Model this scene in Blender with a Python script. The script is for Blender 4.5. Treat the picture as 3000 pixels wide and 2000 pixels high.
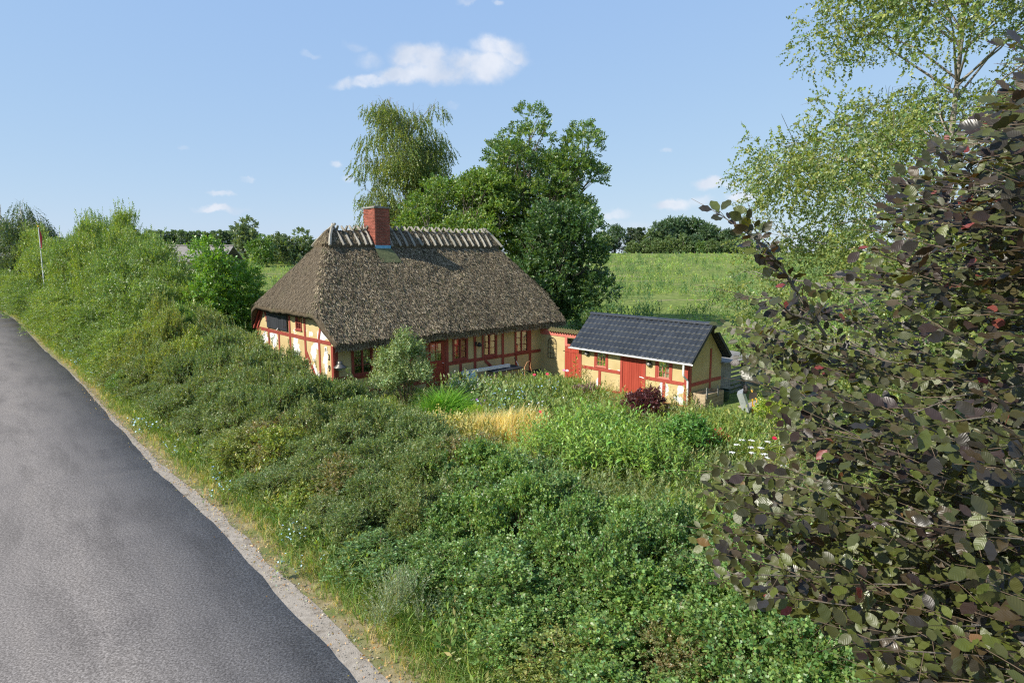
import bpy, math, random
import numpy as np
from mathutils import Vector, Matrix

for o in list(bpy.data.objects):
    bpy.data.objects.remove(o)
SC = bpy.context.scene
COL = SC.collection
RNG = np.random.default_rng(7)
random.seed(7)
R = math.radians
PI = math.pi

# ------------------------------------------------------------------ camera
EYE = 6.5
cd = bpy.data.cameras.new('camera')
cd.sensor_width = 36.0
cd.lens = 36.0 * 1850 / 3000
cd.clip_start = 0.05
cd.clip_end = 20000
cam = bpy.data.objects.new('camera', cd)
cam.location = (0, 0, EYE)
cam.rotation_euler = (R(90 - 7.85), 0, 0)
COL.objects.link(cam)
SC.camera = cam

# ------------------------------------------------------------------ light
SUN_AZ, SUN_EL = -118.0, 38.0          # azimuth clockwise from +Y
SUN_STRENGTH = 5.0
SKY_STRENGTH = 0.15
sd = bpy.data.lights.new('sun', 'SUN')
sd.energy = SUN_STRENGTH
sd.angle = R(0.53)
sd.color = (1.0, 0.94, 0.83)
sun = bpy.data.objects.new('sun', sd)
_s = Vector((math.sin(R(SUN_AZ)) * math.cos(R(SUN_EL)), math.cos(R(SUN_AZ)) * math.cos(R(SUN_EL)), math.sin(R(SUN_EL))))
sun.rotation_euler = _s.to_track_quat('Z', 'Y').to_euler()
sun.location = (-40, -20, 60)
COL.objects.link(sun)

W = bpy.data.worlds.new('World')
SC.world = W
W.use_nodes = True
nt = W.node_tree
nt.nodes.clear()
def wn(t, **k):
    n = nt.nodes.new(t)
    for a, b in k.items():
        setattr(n, a, b)
    return n
sky = wn('ShaderNodeTexSky', sky_type='NISHITA')
sky.sun_disc = False
sky.sun_elevation = R(SUN_EL)
sky.sun_rotation = R(SUN_AZ)
sky.altitude = 0
sky.air_density = 1.0
sky.dust_density = 0.0
sky.ozone_density = 2.5
bg = wn('ShaderNodeBackground')
bg.inputs['Strength'].default_value = SKY_STRENGTH
# the physical sky, its range compressed as the camera's tone curve does
sepc = wn('ShaderNodeSeparateColor')
cmb = wn('ShaderNodeCombineColor')
nt.links.new(sky.outputs[0], sepc.inputs[0])
for i_, (k_, p_) in enumerate(((.415, .34), (.500, .27), (.622, .07))):
    m1_ = wn('ShaderNodeMath', operation='MULTIPLY'); m1_.inputs[1].default_value = .15
    m2_ = wn('ShaderNodeMath', operation='POWER'); m2_.inputs[1].default_value = p_
    m3_ = wn('ShaderNodeMath', operation='MULTIPLY'); m3_.inputs[1].default_value = k_ / SKY_STRENGTH
    nt.links.new(sepc.outputs[i_], m1_.inputs[0]); nt.links.new(m1_.outputs[0], m2_.inputs[0]); nt.links.new(m2_.outputs[0], m3_.inputs[0]); nt.links.new(m3_.outputs[0], cmb.inputs[i_])
nt.links.new(cmb.outputs[0], bg.inputs['Color'])
geo = wn('ShaderNodeTexCoord')
def vmath(op, a, b=None, val=None):
    n = wn('ShaderNodeVectorMath', operation=op)
    nt.links.new(a, n.inputs[0])
    if b is not None:
        if isinstance(b, (tuple, list, Vector)):
            n.inputs[1].default_value = b
        else:
            nt.links.new(b, n.inputs[1])
    return n
def smath(op, a, b=None, c=None):
    n = wn('ShaderNodeMath', operation=op)
    for i, v in enumerate((a, b, c)):
        if v is None:
            continue
        if isinstance(v, (int, float)):
            n.inputs[i].default_value = v
        else:
            nt.links.new(v, n.inputs[i])
    return n.outputs[0]
dirv = vmath('NORMALIZE', geo.outputs['Generated'])
# small fair-weather clouds, each an ellipse of directions broken up by noise
nz = wn('ShaderNodeTexNoise')
nz.inputs['Scale'].default_value = 26
nz.inputs['Detail'].default_value = 8
nz.inputs['Roughness'].default_value = 0.60
nt.links.new(dirv.outputs[0], nz.inputs['Vector'])
nsub = vmath('SUBTRACT', nz.outputs['Color'], (0.5, 0.5, 0.5))
nscl = wn('ShaderNodeVectorMath', operation='SCALE')
nscl.inputs['Scale'].default_value = 0.03
nt.links.new(nsub.outputs[0], nscl.inputs[0])
dird = vmath('ADD', dirv.outputs[0], nscl.outputs[0])
# (azimuth deg, elevation deg, half width deg, half height deg, tilt deg, density)
CLOUDS = [(-7.8, 16.23, 3.33, 1.38, 0, 1), (-2.9, 15.62, 4.26, 1.7, 4, 1), (-5.9, 15.33, 5.31, 1.47, 2, 0.9), (-12.4, 14.21, 3.85, 0.69, 8, 0.85), (-9.4, 14.77, 3.17, 0.95, 4, 0.85), (-1.3, 17.13, 2.74, 1.17, -6, 0.9), (0.0, 16.62, 2.11, 1.03, -15, 0.75), (-1.3, 15.66, 1.77, 0.96, 0, 0.6), (-1.8, 14.95, 1.07, 0.52, 0, 0.5), (-12.1, 15.82, 1.45, 0.97, 0, 0.45), (16.9, 5.83, 1.51, 0.75, 0, 0.9), (18.9, 5.65, 1.6, 0.44, 0, 0.55), (14.1, 4.31, 2.27, 0.69, 3, 0.9), (16.2, 4.46, 1.81, 0.53, 0, 0.55), (19.5, 4.75, 1.5, 0.52, 0, 0.85), (9.1, 3.42, 1.95, 0.62, 0, 0.65), (-24.1, 4.84, 1.24, 0.39, 2, 0.7), (-24.5, 3.64, 2.28, 0.43, 2, 0.8), (-23.3, 3.51, 1.74, 0.33, 0, 0.5), (-22.4, 6.17, 0.76, 0.29, 8, 0.45), (-15.3, 7.63, 0.65, 0.49, 0, 0.7), (-14.1, 6.33, 0.91, 0.34, 4, 0.5), (-26.7, 8.18, 0.6, 0.28, 0, 0.35), (13.4, 8.67, 0.72, 0.34, 0, 0.5), (-16.8, 15.95, 0.95, 0.35, 0, 0.4), (-13.3, 16.8, 1.44, 0.5, 6, 0.4), (-3.6, 20.41, 1.16, 0.39, 0, 0.5), (-1.3, 20.4, 0.75, 0.32, 0, 0.5), (13.8, 2.49, 7.4, 0.54, 0, 0.4), (7.6, 2.69, 4.53, 0.47, 0, 0.35), (-5.2, 12.61, 0.9, 0.38, 0, 0.3), (40, 17, 4.5, 1.6, 3, 0.9), (-64, 12, 3.5, 1.0, 4, 0.9), (78, 20, 5.5, 2, 0, 0.9), (150, 22, 6, 2.2, 0, 0.9), (-150, 26, 5, 1.8, 5, 0.9), (-100, 15, 5, 1.2, 0, 0.8)]
acc = None
hgt = None
for az, el, w, h, tl, den in CLOUDS:
    c = Vector((math.sin(R(az)) * math.cos(R(el)), math.cos(R(az)) * math.cos(R(el)), math.sin(R(el))))
    rt = Vector((math.cos(R(az)), -math.sin(R(az)), 0))
    up = rt.cross(c)
    rt2 = rt * math.cos(R(tl)) + up * math.sin(R(tl))
    up2 = up * math.cos(R(tl)) - rt * math.sin(R(tl))
    x = vmath('DOT_PRODUCT', dird.outputs[0], rt2 / math.sin(R(w)))
    y = vmath('DOT_PRODUCT', dird.outputs[0], up2 / math.sin(R(h)))
    f = vmath('DOT_PRODUCT', dirv.outputs[0], c)
    oy = up2.dot(c) / math.sin(R(h))
    yy = smath('SUBTRACT', y.outputs['Value'], oy)
    xx = smath('SUBTRACT', x.outputs['Value'], rt2.dot(c) / math.sin(R(w)))
    r2 = smath('ADD', smath('MULTIPLY', xx, xx), smath('MULTIPLY', yy, yy))
    m = smath('SUBTRACT', 1.0, smath('SQRT', r2))
    m = smath('MULTIPLY', smath('MAXIMUM', m, 0.0), den * 1.7)
    m = smath('MULTIPLY', m, smath('GREATER_THAN', f.outputs['Value'], 0.5))
    m = smath('MINIMUM', m, den)
    acc = m if acc is None else smath('MAXIMUM', acc, m)
nz2 = wn('ShaderNodeTexNoise')
nz2.inputs['Scale'].default_value = 34
nz2.inputs['Detail'].default_value = 7
nz2.inputs['Roughness'].default_value = 0.55
nt.links.new(dirv.outputs[0], nz2.inputs['Vector'])
thr = smath('MULTIPLY_ADD', nz2.outputs['Fac'], 1.9, -0.80)
msk = smath('MULTIPLY', acc, smath('ADD', 0.70, thr))
mr = wn('ShaderNodeMapRange', interpolation_type='SMOOTHSTEP')
mr.inputs['From Min'].default_value = 0.03
mr.inputs['From Max'].default_value = 0.95
mr.inputs['To Max'].default_value = 0.86
nt.links.new(msk, mr.inputs['Value'])
bg2 = wn('ShaderNodeBackground')
bg2.inputs['Color'].default_value = (0.60, 0.625, 0.68, 1)
crp = wn('ShaderNodeValToRGB')
crp.color_ramp.elements[0].position = 0.36; crp.color_ramp.elements[1].position = 0.6
crp.color_ramp.elements[0].color = (0.47, 0.52, 0.61, 1); crp.color_ramp.elements[1].color = (0.62, 0.64, 0.69, 1)
nz3 = wn('ShaderNodeTexNoise'); nz3.inputs['Scale'].default_value = 16; nz3.inputs['Detail'].default_value = 6
nt.links.new(dirv.outputs[0], nz3.inputs['Vector']); nt.links.new(nz3.outputs['Fac'], crp.inputs[0]); nt.links.new(crp.outputs[0], bg2.inputs['Color'])
bg2.inputs['Strength'].default_value = 1.0
mx = wn('ShaderNodeMixShader')
nt.links.new(mr.outputs[0], mx.inputs[0])
nt.links.new(bg.outputs[0], mx.inputs[1])
nt.links.new(bg2.outputs[0], mx.inputs[2])
wo = wn('ShaderNodeOutputWorld')
nt.links.new(mx.outputs[0], wo.inputs[0])

vs = SC.view_settings
vs.view_transform = 'Standard'
vs.look = 'None'
vs.exposure = 0.5
vs.gamma = 1.0
vs.use_curve_mapping = False
SC.render.engine = 'CYCLES'
cy = SC.cycles
cy.max_bounces = 7
cy.diffuse_bounces = 3
cy.glossy_bounces = 3
cy.transmission_bounces = 5
cy.transparent_max_bounces = 8
cy.use_denoising = False
cy.filter_width = 1.2
cy.sample_clamp_indirect = 4

# ------------------------------------------------------------------ materials
def mat_base(name):
    m = bpy.data.materials.new(name)
    m.use_nodes = True
    n = m.node_tree
    b = n.nodes['Principled BSDF']
    return m, n, b
def col4(c):
    return (c[0], c[1], c[2], 1.0)
def pmat(name, c1, c2=None, scale=4.0, rough=0.8, bump=0.0, bscale=None, stretch=(1, 1, 1), detail=6, metal=0.0, spec=0.3, lo=0.35, hi=0.65, objvar=0.0, c3=None, s3=1.0, t3=(0.55, 0.62)):
    m, n, b = mat_base(name)
    b.inputs['Roughness'].default_value = rough
    b.inputs['Metallic'].default_value = metal
    b.inputs['Specular IOR Level'].default_value = spec
    N = n.nodes.new
    L = n.links.new
    tc = N('ShaderNodeTexCoord')
    mp = N('ShaderNodeMapping')
    mp.inputs['Scale'].default_value = stretch
    L(tc.outputs['Object'], mp.inputs['Vector'])
    no = N('ShaderNodeTexNoise')
    no.inputs['Scale'].default_value = scale
    no.inputs['Detail'].default_value = detail
    no.inputs['Roughness'].default_value = 0.62
    L(mp.outputs[0], no.inputs['Vector'])
    rp = N('ShaderNodeValToRGB')
    rp.color_ramp.elements[0].position = lo
    rp.color_ramp.elements[1].position = hi
    rp.color_ramp.elements[0].color = col4(c1)
    rp.color_ramp.elements[1].color = col4(c2 or c1)
    L(no.outputs['Fac'], rp.inputs['Fac'])
    outc = rp.outputs[0]
    if c3:
        n3 = N('ShaderNodeTexNoise')
        n3.inputs['Scale'].default_value = s3
        n3.inputs['Detail'].default_value = 7
        n3.inputs['Roughness'].default_value = 0.65
        L(tc.outputs['Object'], n3.inputs['Vector'])
        r3 = N('ShaderNodeMapRange')
        r3.inputs['From Min'].default_value = t3[0]
        r3.inputs['From Max'].default_value = t3[1]
        L(n3.outputs['Fac'], r3.inputs['Value'])
        mi = N('ShaderNodeMixRGB')
        L(r3.outputs[0], mi.inputs[0])
        L(outc, mi.inputs[1])
        mi.inputs[2].default_value = col4(c3)
        outc = mi.outputs[0]
    if objvar:
        oi = N('ShaderNodeObjectInfo')
        hs = N('ShaderNodeHueSaturation')
        r4 = N('ShaderNodeMapRange')
        r4.inputs['To Min'].default_value = 1 - objvar
        r4.inputs['To Max'].default_value = 1 + objvar
        L(oi.outputs['Random'], r4.inputs['Value'])
        L(r4.outputs[0], hs.inputs['Value'])
        L(outc, hs.inputs['Color'])
        outc = hs.outputs[0]
    L(outc, b.inputs['Base Color'])
    if bump:
        nb = N('ShaderNodeTexNoise')
        nb.inputs['Scale'].default_value = bscale or scale * 3
        nb.inputs['Detail'].default_value = 6
        L(mp.outputs[0], nb.inputs['Vector'])
        bp = N('ShaderNodeBump')
        bp.inputs['Strength'].default_value = min(1.0, bump)
        bp.inputs['Distance'].default_value = 0.02
        L(nb.outputs['Fac'], bp.inputs['Height'])
        L(bp.outputs[0], b.inputs['Normal'])
    return m
def leafmat(name, rough=0.42, spec=0.55, trans=0.32, tcol=(1.8, 1.8, 0.55), veins=False, objvar=None):
    """colour comes from the per leaf attribute col; part of the light passes through"""
    m, n, b = mat_base(name)
    N = n.nodes.new
    L = n.links.new
    b.inputs['Roughness'].default_value = rough
    b.inputs['Specular IOR Level'].default_value = spec
    at = N('ShaderNodeAttribute')
    at.attribute_name = 'col'
    c = at.outputs['Color']
    if objvar:
        oi = N('ShaderNodeObjectInfo')
        rp = N('ShaderNodeValToRGB')
        els = rp.color_ramp.elements
        for i, (p, cc) in enumerate(objvar):
            e = els[i] if i < 2 else els.new(p)
            e.position = p
            e.color = col4(cc)
        rp.color_ramp.interpolation = 'CONSTANT'
        L(oi.outputs['Random'], rp.inputs[0])
        c = rp.outputs[0]
    L(c, b.inputs['Base Color'])
    if veins:
        uv = N('ShaderNodeUVMap')
        sp = N('ShaderNodeSeparateXYZ')
        L(uv.outputs[0], sp.inputs[0])
        ab = N('ShaderNodeMath'); ab.operation = 'ABSOLUTE'
        L(sp.outputs[0], ab.inputs[0])
        ma = N('ShaderNodeMath'); ma.operation = 'MULTIPLY_ADD'
        L(ab.outputs[0], ma.inputs[0]); ma.inputs[1].default_value = -0.45
        L(sp.outputs[1], ma.inputs[2])
        sn = N('ShaderNodeMath'); sn.operation = 'MULTIPLY'
        L(ma.outputs[0], sn.inputs[0]); sn.inputs[1].default_value = 50.0
        s2 = N('ShaderNodeMath'); s2.operation = 'SINE'
        L(sn.outputs[0], s2.inputs[0])
        bp = N('ShaderNodeBump')
        bp.inputs['Strength'].default_value = 0.16
        bp.inputs['Distance'].default_value = 0.0012
        L(s2.outputs[0], bp.inputs['Height'])
        L(bp.outputs[0], b.inputs['Normal'])
    tr = N('ShaderNodeBsdfTranslucent')
    mu = N('ShaderNodeMixRGB')
    mu.blend_type = 'MULTIPLY'
    mu.inputs[0].default_value = 1.0
    mu.inputs[2].default_value = col4(tcol)
    L(c, mu.inputs[1])
    L(mu.outputs[0], tr.inputs['Color'])
    mx = N('ShaderNodeMixShader')
    mx.inputs[0].default_value = trans
    L(b.outputs[0], mx.inputs[1])
    L(tr.outputs[0], mx.inputs[2])
    L(mx.outputs[0], n.nodes['Material Output'].inputs['Surface'])
    return m

M = {}
M['leaf'] = leafmat('leaf_surface')
M['grass'] = leafmat('grass_blade', rough=0.55, spec=0.25, trans=0.35)
M['petal'] = leafmat('flower_petal', rough=0.7, spec=0.1, trans=0.3, tcol=(1, 1, 1))
M['beech'] = leafmat('copper_beech_leaf', rough=0.44, spec=0.5, trans=0.26, tcol=(2.4, 1.6, 0.6), veins=True)
M['bark'] = pmat('grey_brown_bark', (.11, .09, .07), (.22, .19, .15), 6, .9, .8, stretch=(1, 1, .25))
M['birch_bark'] = pmat('birch_bark', (.45, .43, .40), (.72, .70, .66), 5, .8, .3, stretch=(1, 1, 3), c3=(.06, .05, .045), s3=3, t3=(.58, .63))
M['twig'] = pmat('twig_bark', (.085, .060, .042), (.15, .105, .07), 8, .8)
M['plaster'] = None
M['red_wood'] = pmat('red_painted_timber', (.235, .046, .032), (.30, .066, .046), 5, .6, .25, bscale=30, stretch=(1, 1, .3))
M['red_door'] = pmat('red_painted_planks', (.34, .050, .031), (.40, .068, .042), 6, .5, .2, bscale=40, stretch=(1, 1, .2), objvar=.12)
M['black_wood'] = pmat('black_painted_boards', (.018, .020, .024), (.045, .048, .055), 3, .55, .4, bscale=20, stretch=(1, 4, .25))
M['white_wood'] = pmat('white_painted_wood', (.62, .62, .60), (.78, .78, .76), 6, .55, .15)
M['white_metal'] = pmat('white_painted_metal', (.72, .73, .73), (.80, .81, .81), 6, .35)
M['grey_wood'] = pmat('weathered_grey_wood', (.17, .16, .145), (.30, .285, .26), 5, .85, .5, stretch=(.4, .4, 3), objvar=.15)
M['log'] = pmat('weathered_oak_log', (.20, .185, .15), (.37, .34, .28), 6, .85, .6, stretch=(1, .5, .5), objvar=.18)
M['brick'] = pmat('red_brick', (.22, .062, .040), (.33, .105, .070), 9, .9, .3, objvar=.3)
M['mortar'] = pmat('lime_mortar', (.42, .37, .33), (.58, .53, .48), 12, .95, .3)
M['cap_stone'] = pmat('chimney_cap', (.16, .15, .13), (.30, .29, .26), 10, .9, .4)
M['blue_sheet'] = pmat('blue_flashing', (.12, .34, .52), (.20, .44, .62), 8, .45)
M['lead'] = pmat('mossy_lead_apron', (.075, .085, .035), (.15, .16, .07), 8, .8, .3)
M['thatch'] = pmat('reed_thatch', (.050, .038, .026), (.19, .148, .098), 26, .95, 1.0, bscale=60, detail=8, lo=.30, hi=.72, c3=(.11, .105, .06), s3=.9, t3=(.55, .75), spec=.1)
M['straw'] = leafmat('reed_straw', rough=.8, spec=.15, trans=.1, tcol=(1, 1, 1))
M['tile'] = pmat('black_glazed_tile', (.026, .030, .037), (.040, .045, .053), 7, .30, .05, objvar=.22, spec=.5)
M['asphalt'] = None
M['iron'] = pmat('dark_iron', (.03, .028, .026), (.06, .05, .045), 20, .6, .2, metal=.3)
M['lamp_metal'] = pmat('aged_lamp_metal', (.10, .095, .085), (.17, .16, .14), 12, .45, .1, metal=.6)
M['moss_tile'] = pmat('mossy_pantile', (.10, .065, .035), (.16, .15, .055), 7, .95, .6)
M['pink_wood'] = pmat('faded_red_board', (.50, .135, .10), (.58, .18, .14), 4, .6, .2)
M['curtain_red'] = pmat('red_curtain', (.42, .050, .050), (.52, .09, .08), 3, .9, .2, stretch=(6, 6, .3))
M['curtain_pale'] = pmat('pale_curtain', (.62, .54, .38), (.74, .66, .50), 3, .9, .2, stretch=(6, 6, .3))
M['interior'] = pmat('dim_room_wall', (.22, .19, .15), (.28, .25, .20), 2, .9)
M['pale_blue'] = pmat('pale_blue_board', (.38, .58, .68), (.50, .68, .76), 5, .6, .1)
M['yellow_tube'] = pmat('yellow_painted_tube', (.62, .33, .03), (.72, .42, .06), 8, .45)
M['zinc'] = pmat('galvanised_tray', (.42, .45, .47), (.58, .60, .62), 8, .4, .1, metal=.5)
M['hose'] = pmat('orange_brown_hose', (.38, .17, .08), (.48, .23, .11), 8, .5)
M['crate_wood'] = pmat('old_crate_board', (.30, .225, .14), (.42, .33, .22), 5, .85, .4, stretch=(.5, 2, 2), objvar=.15)
M['green_plastic'] = pmat('dark_green_plastic', (.012, .035, .020), (.02, .05, .03), 5, .5)
M['barn_roof'] = pmat('fibre_cement_sheet', (.20, .18, .16), (.27, .25, .225), 2, .9, .3, objvar=.08)
M['barn_wall'] = pmat('pale_barn_wall', (.42, .38, .33), (.5, .46, .4), 1, .9)
M['paving'] = pmat('worn_paving', (.27, .23, .19), (.40, .35, .29), 5, .9, .4, objvar=.15)
M['enamel'] = pmat('pale_enamel_plate', (.70, .68, .60), (.76, .74, .68), 9, .4)

def glass_mat():
    m, n, b = mat_base('window_glass')
    N = n.nodes.new; L = n.links.new
    n.nodes.remove(b)
    g = N('ShaderNodeBsdfGlossy'); g.inputs['Roughness'].default_value = 0.03
    g.inputs['Color'].default_value = (.95, .97, 1, 1)
    t = N('ShaderNodeBsdfTransparent'); t.inputs['Color'].default_value = (.88, .92, .92, 1)
    fr = N('ShaderNodeFresnel'); fr.inputs['IOR'].default_value = 1.7
    mr_ = N('ShaderNodeMapRange'); mr_.inputs['To Min'].default_value = .12; mr_.inputs['To Max'].default_value = 1
    L(fr.outputs[0], mr_.inputs['Value'])
    mx_ = N('ShaderNodeMixShader')
    L(mr_.outputs[0], mx_.inputs[0]); L(t.outputs[0], mx_.inputs[1]); L(g.outputs[0], mx_.inputs[2])
    L(mx_.outputs[0], n.nodes['Material Output'].inputs['Surface'])
    return m
M['glass'] = glass_mat()

def plaster_mat(name, peel):
    """ochre limewash over old white coats, flaked off in patches"""
    m, n, b = mat_base(name)
    N = n.nodes.new; L = n.links.new
    b.inputs['Roughness'].default_value = .9
    b.inputs['Specular IOR Level'].default_value = .15
    tc = N('ShaderNodeTexCoord')
    no = N('ShaderNodeTexNoise'); no.inputs['Scale'].default_value = 1.7; no.inputs['Detail'].default_value = 8
    L(tc.outputs['Object'], no.inputs['Vector'])
    rp = N('ShaderNodeValToRGB')
    rp.color_ramp.elements[0].position = .3; rp.color_ramp.elements[1].position = .7
    rp.color_ramp.elements[0].color = (.46, .350, .165, 1); rp.color_ramp.elements[1].color = (.54, .430, .230, 1)
    L(no.outputs['Fac'], rp.inputs[0])
    c = rp.outputs[0]
    # patches
    sp = N('ShaderNodeSeparateXYZ'); L(tc.outputs['Object'], sp.inputs[0])
    n2 = N('ShaderNodeTexNoise'); n2.inputs['Scale'].default_value = 1.15; n2.inputs['Detail'].default_value = 9; n2.inputs['Roughness'].default_value = .62
    L(tc.outputs['Object'], n2.inputs['Vector'])
    best = None
    for (ax, x, z, rx, rz) in peel:
        def mnode(op, a_, b_):
            q = N('ShaderNodeMath'); q.operation = op
            for i, v in enumerate((a_, b_)):
                if isinstance(v, (int, float)): q.inputs[i].default_value = v
                else: L(v, q.inputs[i])
            return q.outputs[0]
        dx = mnode('DIVIDE', mnode('SUBTRACT', sp.outputs[ax], x), rx)
        dz = mnode('DIVIDE', mnode('SUBTRACT', sp.outputs[2], z), rz)
        d = mnode('SQRT', mnode('ADD', mnode('MULTIPLY', dx, dx), mnode('MULTIPLY', dz, dz)), 0.0)
        s = mnode('SUBTRACT', 1.0, d)
        best = s if best is None else mnode('MAXIMUM', best, s)
    if best is not None:
        fz = N('ShaderNodeMath'); fz.operation = 'MULTIPLY_ADD'
        L(n2.outputs['Fac'], fz.inputs[0]); fz.inputs[1].default_value = 4.2
        ad = N('ShaderNodeMath'); ad.operation = 'ADD'; L(best, ad.inputs[0]); ad.inputs[1].default_value = -2.25
        L(ad.outputs[0], fz.inputs[2])
        mr_ = N('ShaderNodeMapRange'); mr_.inputs['From Min'].default_value = .16; mr_.inputs['From Max'].default_value = .22
        L(fz.outputs[0], mr_.inputs['Value'])
        mi = N('ShaderNodeMixRGB'); L(mr_.outputs[0], mi.inputs[0]); L(c, mi.inputs[1]); mi.inputs[2].default_value = (.66, .65, .64, 1)
        c = mi.outputs[0]
    L(c, b.inputs['Base Color'])
    nb = N('ShaderNodeTexNoise'); nb.inputs['Scale'].default_value = 9; nb.inputs['Detail'].default_value = 6
    L(tc.outputs['Object'], nb.inputs['Vector'])
    bp = N('ShaderNodeBump'); bp.inputs['Strength'].default_value = .35; bp.inputs['Distance'].default_value = .02
    L(nb.outputs['Fac'], bp.inputs['Height']); L(bp.outputs[0], b.inputs['Normal'])
    return m
M['plaster'] = plaster_mat('ochre_plaster', [(1, 2.05, 2.15, .75, .55), (1, .75, 1.75, .55, 1.0), (1, 1.0, 2.9, .6, .4), (1, 7.7, 2.15, .7, .45), (1, 6.5, 2.3, .5, .5), (1, 3.9, 1.7, .55, 1.1), (1, 2.2, 2.9, .6, .4), (1, 1.9, .9, .5, .5)])
M['shed_plaster'] = plaster_mat('shed_ochre_plaster', [(1, 2.4, .9, .25, .18), (1, 3.65, 1.0, .2, .2), (1, 1.2, .5, .2, .5), (1, .35, .75, .3, .35), (1, 4.95, .35, .12, .4), (1, 4.3, 1.05, .2, .12), (1, .3, .2, .3, .3), (1, 5.2, 1.02, .3, .1)])

# ------------------------------------------------------------------ mesh helpers
def mesh_arrays(name, V, T, mats, mi=None, col=None, uv=None, smooth=False):
    me = bpy.data.meshes.new(name)
    nv, nt_ = len(V), len(T)
    me.vertices.add(nv)
    me.vertices.foreach_set('co', np.ascontiguousarray(V, dtype=np.float32).ravel())
    me.loops.add(nt_ * 3)
    me.loops.foreach_set('vertex_index', np.ascontiguousarray(T, dtype=np.int32).ravel())
    me.polygons.add(nt_)
    me.polygons.foreach_set('loop_start', np.arange(0, nt_ * 3, 3, dtype=np.int32))
    try:
        me.polygons.foreach_set('loop_total', np.full(nt_, 3, dtype=np.int32))
    except Exception:
        pass
    if mi is not None:
        me.polygons.foreach_set('material_index', np.ascontiguousarray(mi, dtype=np.int32))
    if smooth:
        me.polygons.foreach_set('use_smooth', np.ones(nt_, dtype=bool))
    for m in mats:
        me.materials.append(m)
    if col is not None:
        a = me.attributes.new('col', 'FLOAT_COLOR', 'POINT')
        c4 = np.ones((nv, 4), dtype=np.float32)
        c4[:, :3] = col
        a.data.foreach_set('color', c4.ravel())
    if uv is not None:
        l = me.uv_layers.new(name='UVMap')
        l.data.foreach_set('uv', np.ascontiguousarray(uv[np.asarray(T).ravel()], dtype=np.float32).ravel())
    me.update(calc_edges=True)
    me.validate()
    return me

class MB:
    def __init__(s):
        s.v = []; s.f = []; s.m = []
    def add(s, vs, fs, mi=0):
        n = len(s.v)
        s.v += [tuple(q) for q in vs]
        s.f += [tuple(i + n for i in f) for f in fs]
        s.m += [mi] * len(fs)
        return s
    def box(s, x0, x1, y0, y1, z0, z1, mi=0):
        vs = [(x0, y0, z0), (x1, y0, z0), (x1, y1, z0), (x0, y1, z0), (x0, y0, z1), (x1, y0, z1), (x1, y1, z1), (x0, y1, z1)]
        return s.add(vs, [(0, 3, 2, 1), (4, 5, 6, 7), (0, 1, 5, 4), (1, 2, 6, 5), (2, 3, 7, 6), (3, 0, 4, 7)], mi)
    def bar(s, p, q, w, t, nrm, mi=0):
        """a straight bar from p to q, w wide, t thick along nrm"""
        p = Vector(p); q = Vector(q); d = (q - p).normalized(); nrm = Vector(nrm)
        sd_ = d.cross(nrm).normalized() * (w / 2); n = nrm.normalized() * t
        vs = [p - sd_, p + sd_, p + sd_ + n, p - sd_ + n, q - sd_, q + sd_, q + sd_ + n, q - sd_ + n]
        fs = [(0, 1, 2, 3), (7, 6, 5, 4), (0, 4, 5, 1), (1, 5, 6, 2), (2, 6, 7, 3), (3, 7, 4, 0)]
        return s.add(vs, fs, mi)
    def tube(s, pts, rad, n=6, mi=0, cap=True):
        pts = [Vector(p) for p in pts]
        if isinstance(rad, (int, float)):
            rad = [rad] * len(pts)
        vs = []; fs = []
        ref = Vector((.3, .2, 1)).normalized()
        for i, p in enumerate(pts):
            d = (pts[min(i + 1, len(pts) - 1)] - pts[max(i - 1, 0)]).normalized()
            if abs(d.dot(ref)) > .98:
                ref = Vector((1, .1, 0)).normalized()
            x = d.cross(ref).normalized(); y = d.cross(x)
            for k in range(n):
                a = 2 * PI * k / n
                vs.append(p + (x * math.cos(a) + y * math.sin(a)) * rad[i])
        for i in range(len(pts) - 1):
            for k in range(n):
                k2 = (k + 1) % n
                fs.append((i * n + k, i * n + k2, (i + 1) * n + k2, (i + 1) * n + k))
        if cap:
            fs.append(tuple(range(n - 1, -1, -1)))
            fs.append(tuple((len(pts) - 1) * n + k for k in range(n)))
        return s.add(vs, fs, mi)
    def lathe(s, prof, n=16, mi=0, c=(0, 0, 0)):
        vs = []; fs = []
        for r_, z in prof:
            for k in range(n):
                a = 2 * PI * k / n
                vs.append((c[0] + r_ * math.cos(a), c[1] + r_ * math.sin(a), c[2] + z))
        for i in range(len(prof) - 1):
            for k in range(n):
                k2 = (k + 1) % n
                fs.append((i * n + k, i * n + k2, (i + 1) * n + k2, (i + 1) * n + k))
        return s.add(vs, fs, mi)
    def prism(s, poly, axis, d0, d1, mi=0):
        """poly: 2D points; axis 0: (y,z) extruded along x, 1: (x,z) along y, 2: (x,y) along z"""
        def mk(p, d):
            return (d, p[0], p[1]) if axis == 0 else ((p[0], d, p[1]) if axis == 1 else (p[0], p[1], d))
        n = len(poly)
        vs = [mk(p, d0) for p in poly] + [mk(p, d1) for p in poly]
        fs = [tuple(range(n - 1, -1, -1)), tuple(range(n, 2 * n))]
        fs += [(i, (i + 1) % n, (i + 1) % n + n, i + n) for i in range(n)]
        return s.add(vs, fs, mi)
    def mesh(s, name, mats, smooth=False):
        me = bpy.data.meshes.new(name)
        me.from_pydata(s.v, [], s.f)
        for m in (mats if isinstance(mats, (list, tuple)) else [mats]):
            me.materials.append(m)
        me.polygons.foreach_set('material_index', s.m)
        if smooth:
            me.polygons.foreach_set('use_smooth', [True] * len(me.polygons))
        me.update()
        return me
    def build(s, name, mats, parent=None, smooth=False, loc=(0, 0, 0), rotz=0):
        return link(name, s.mesh(name, mats, smooth), parent, loc, rotz)
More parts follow.
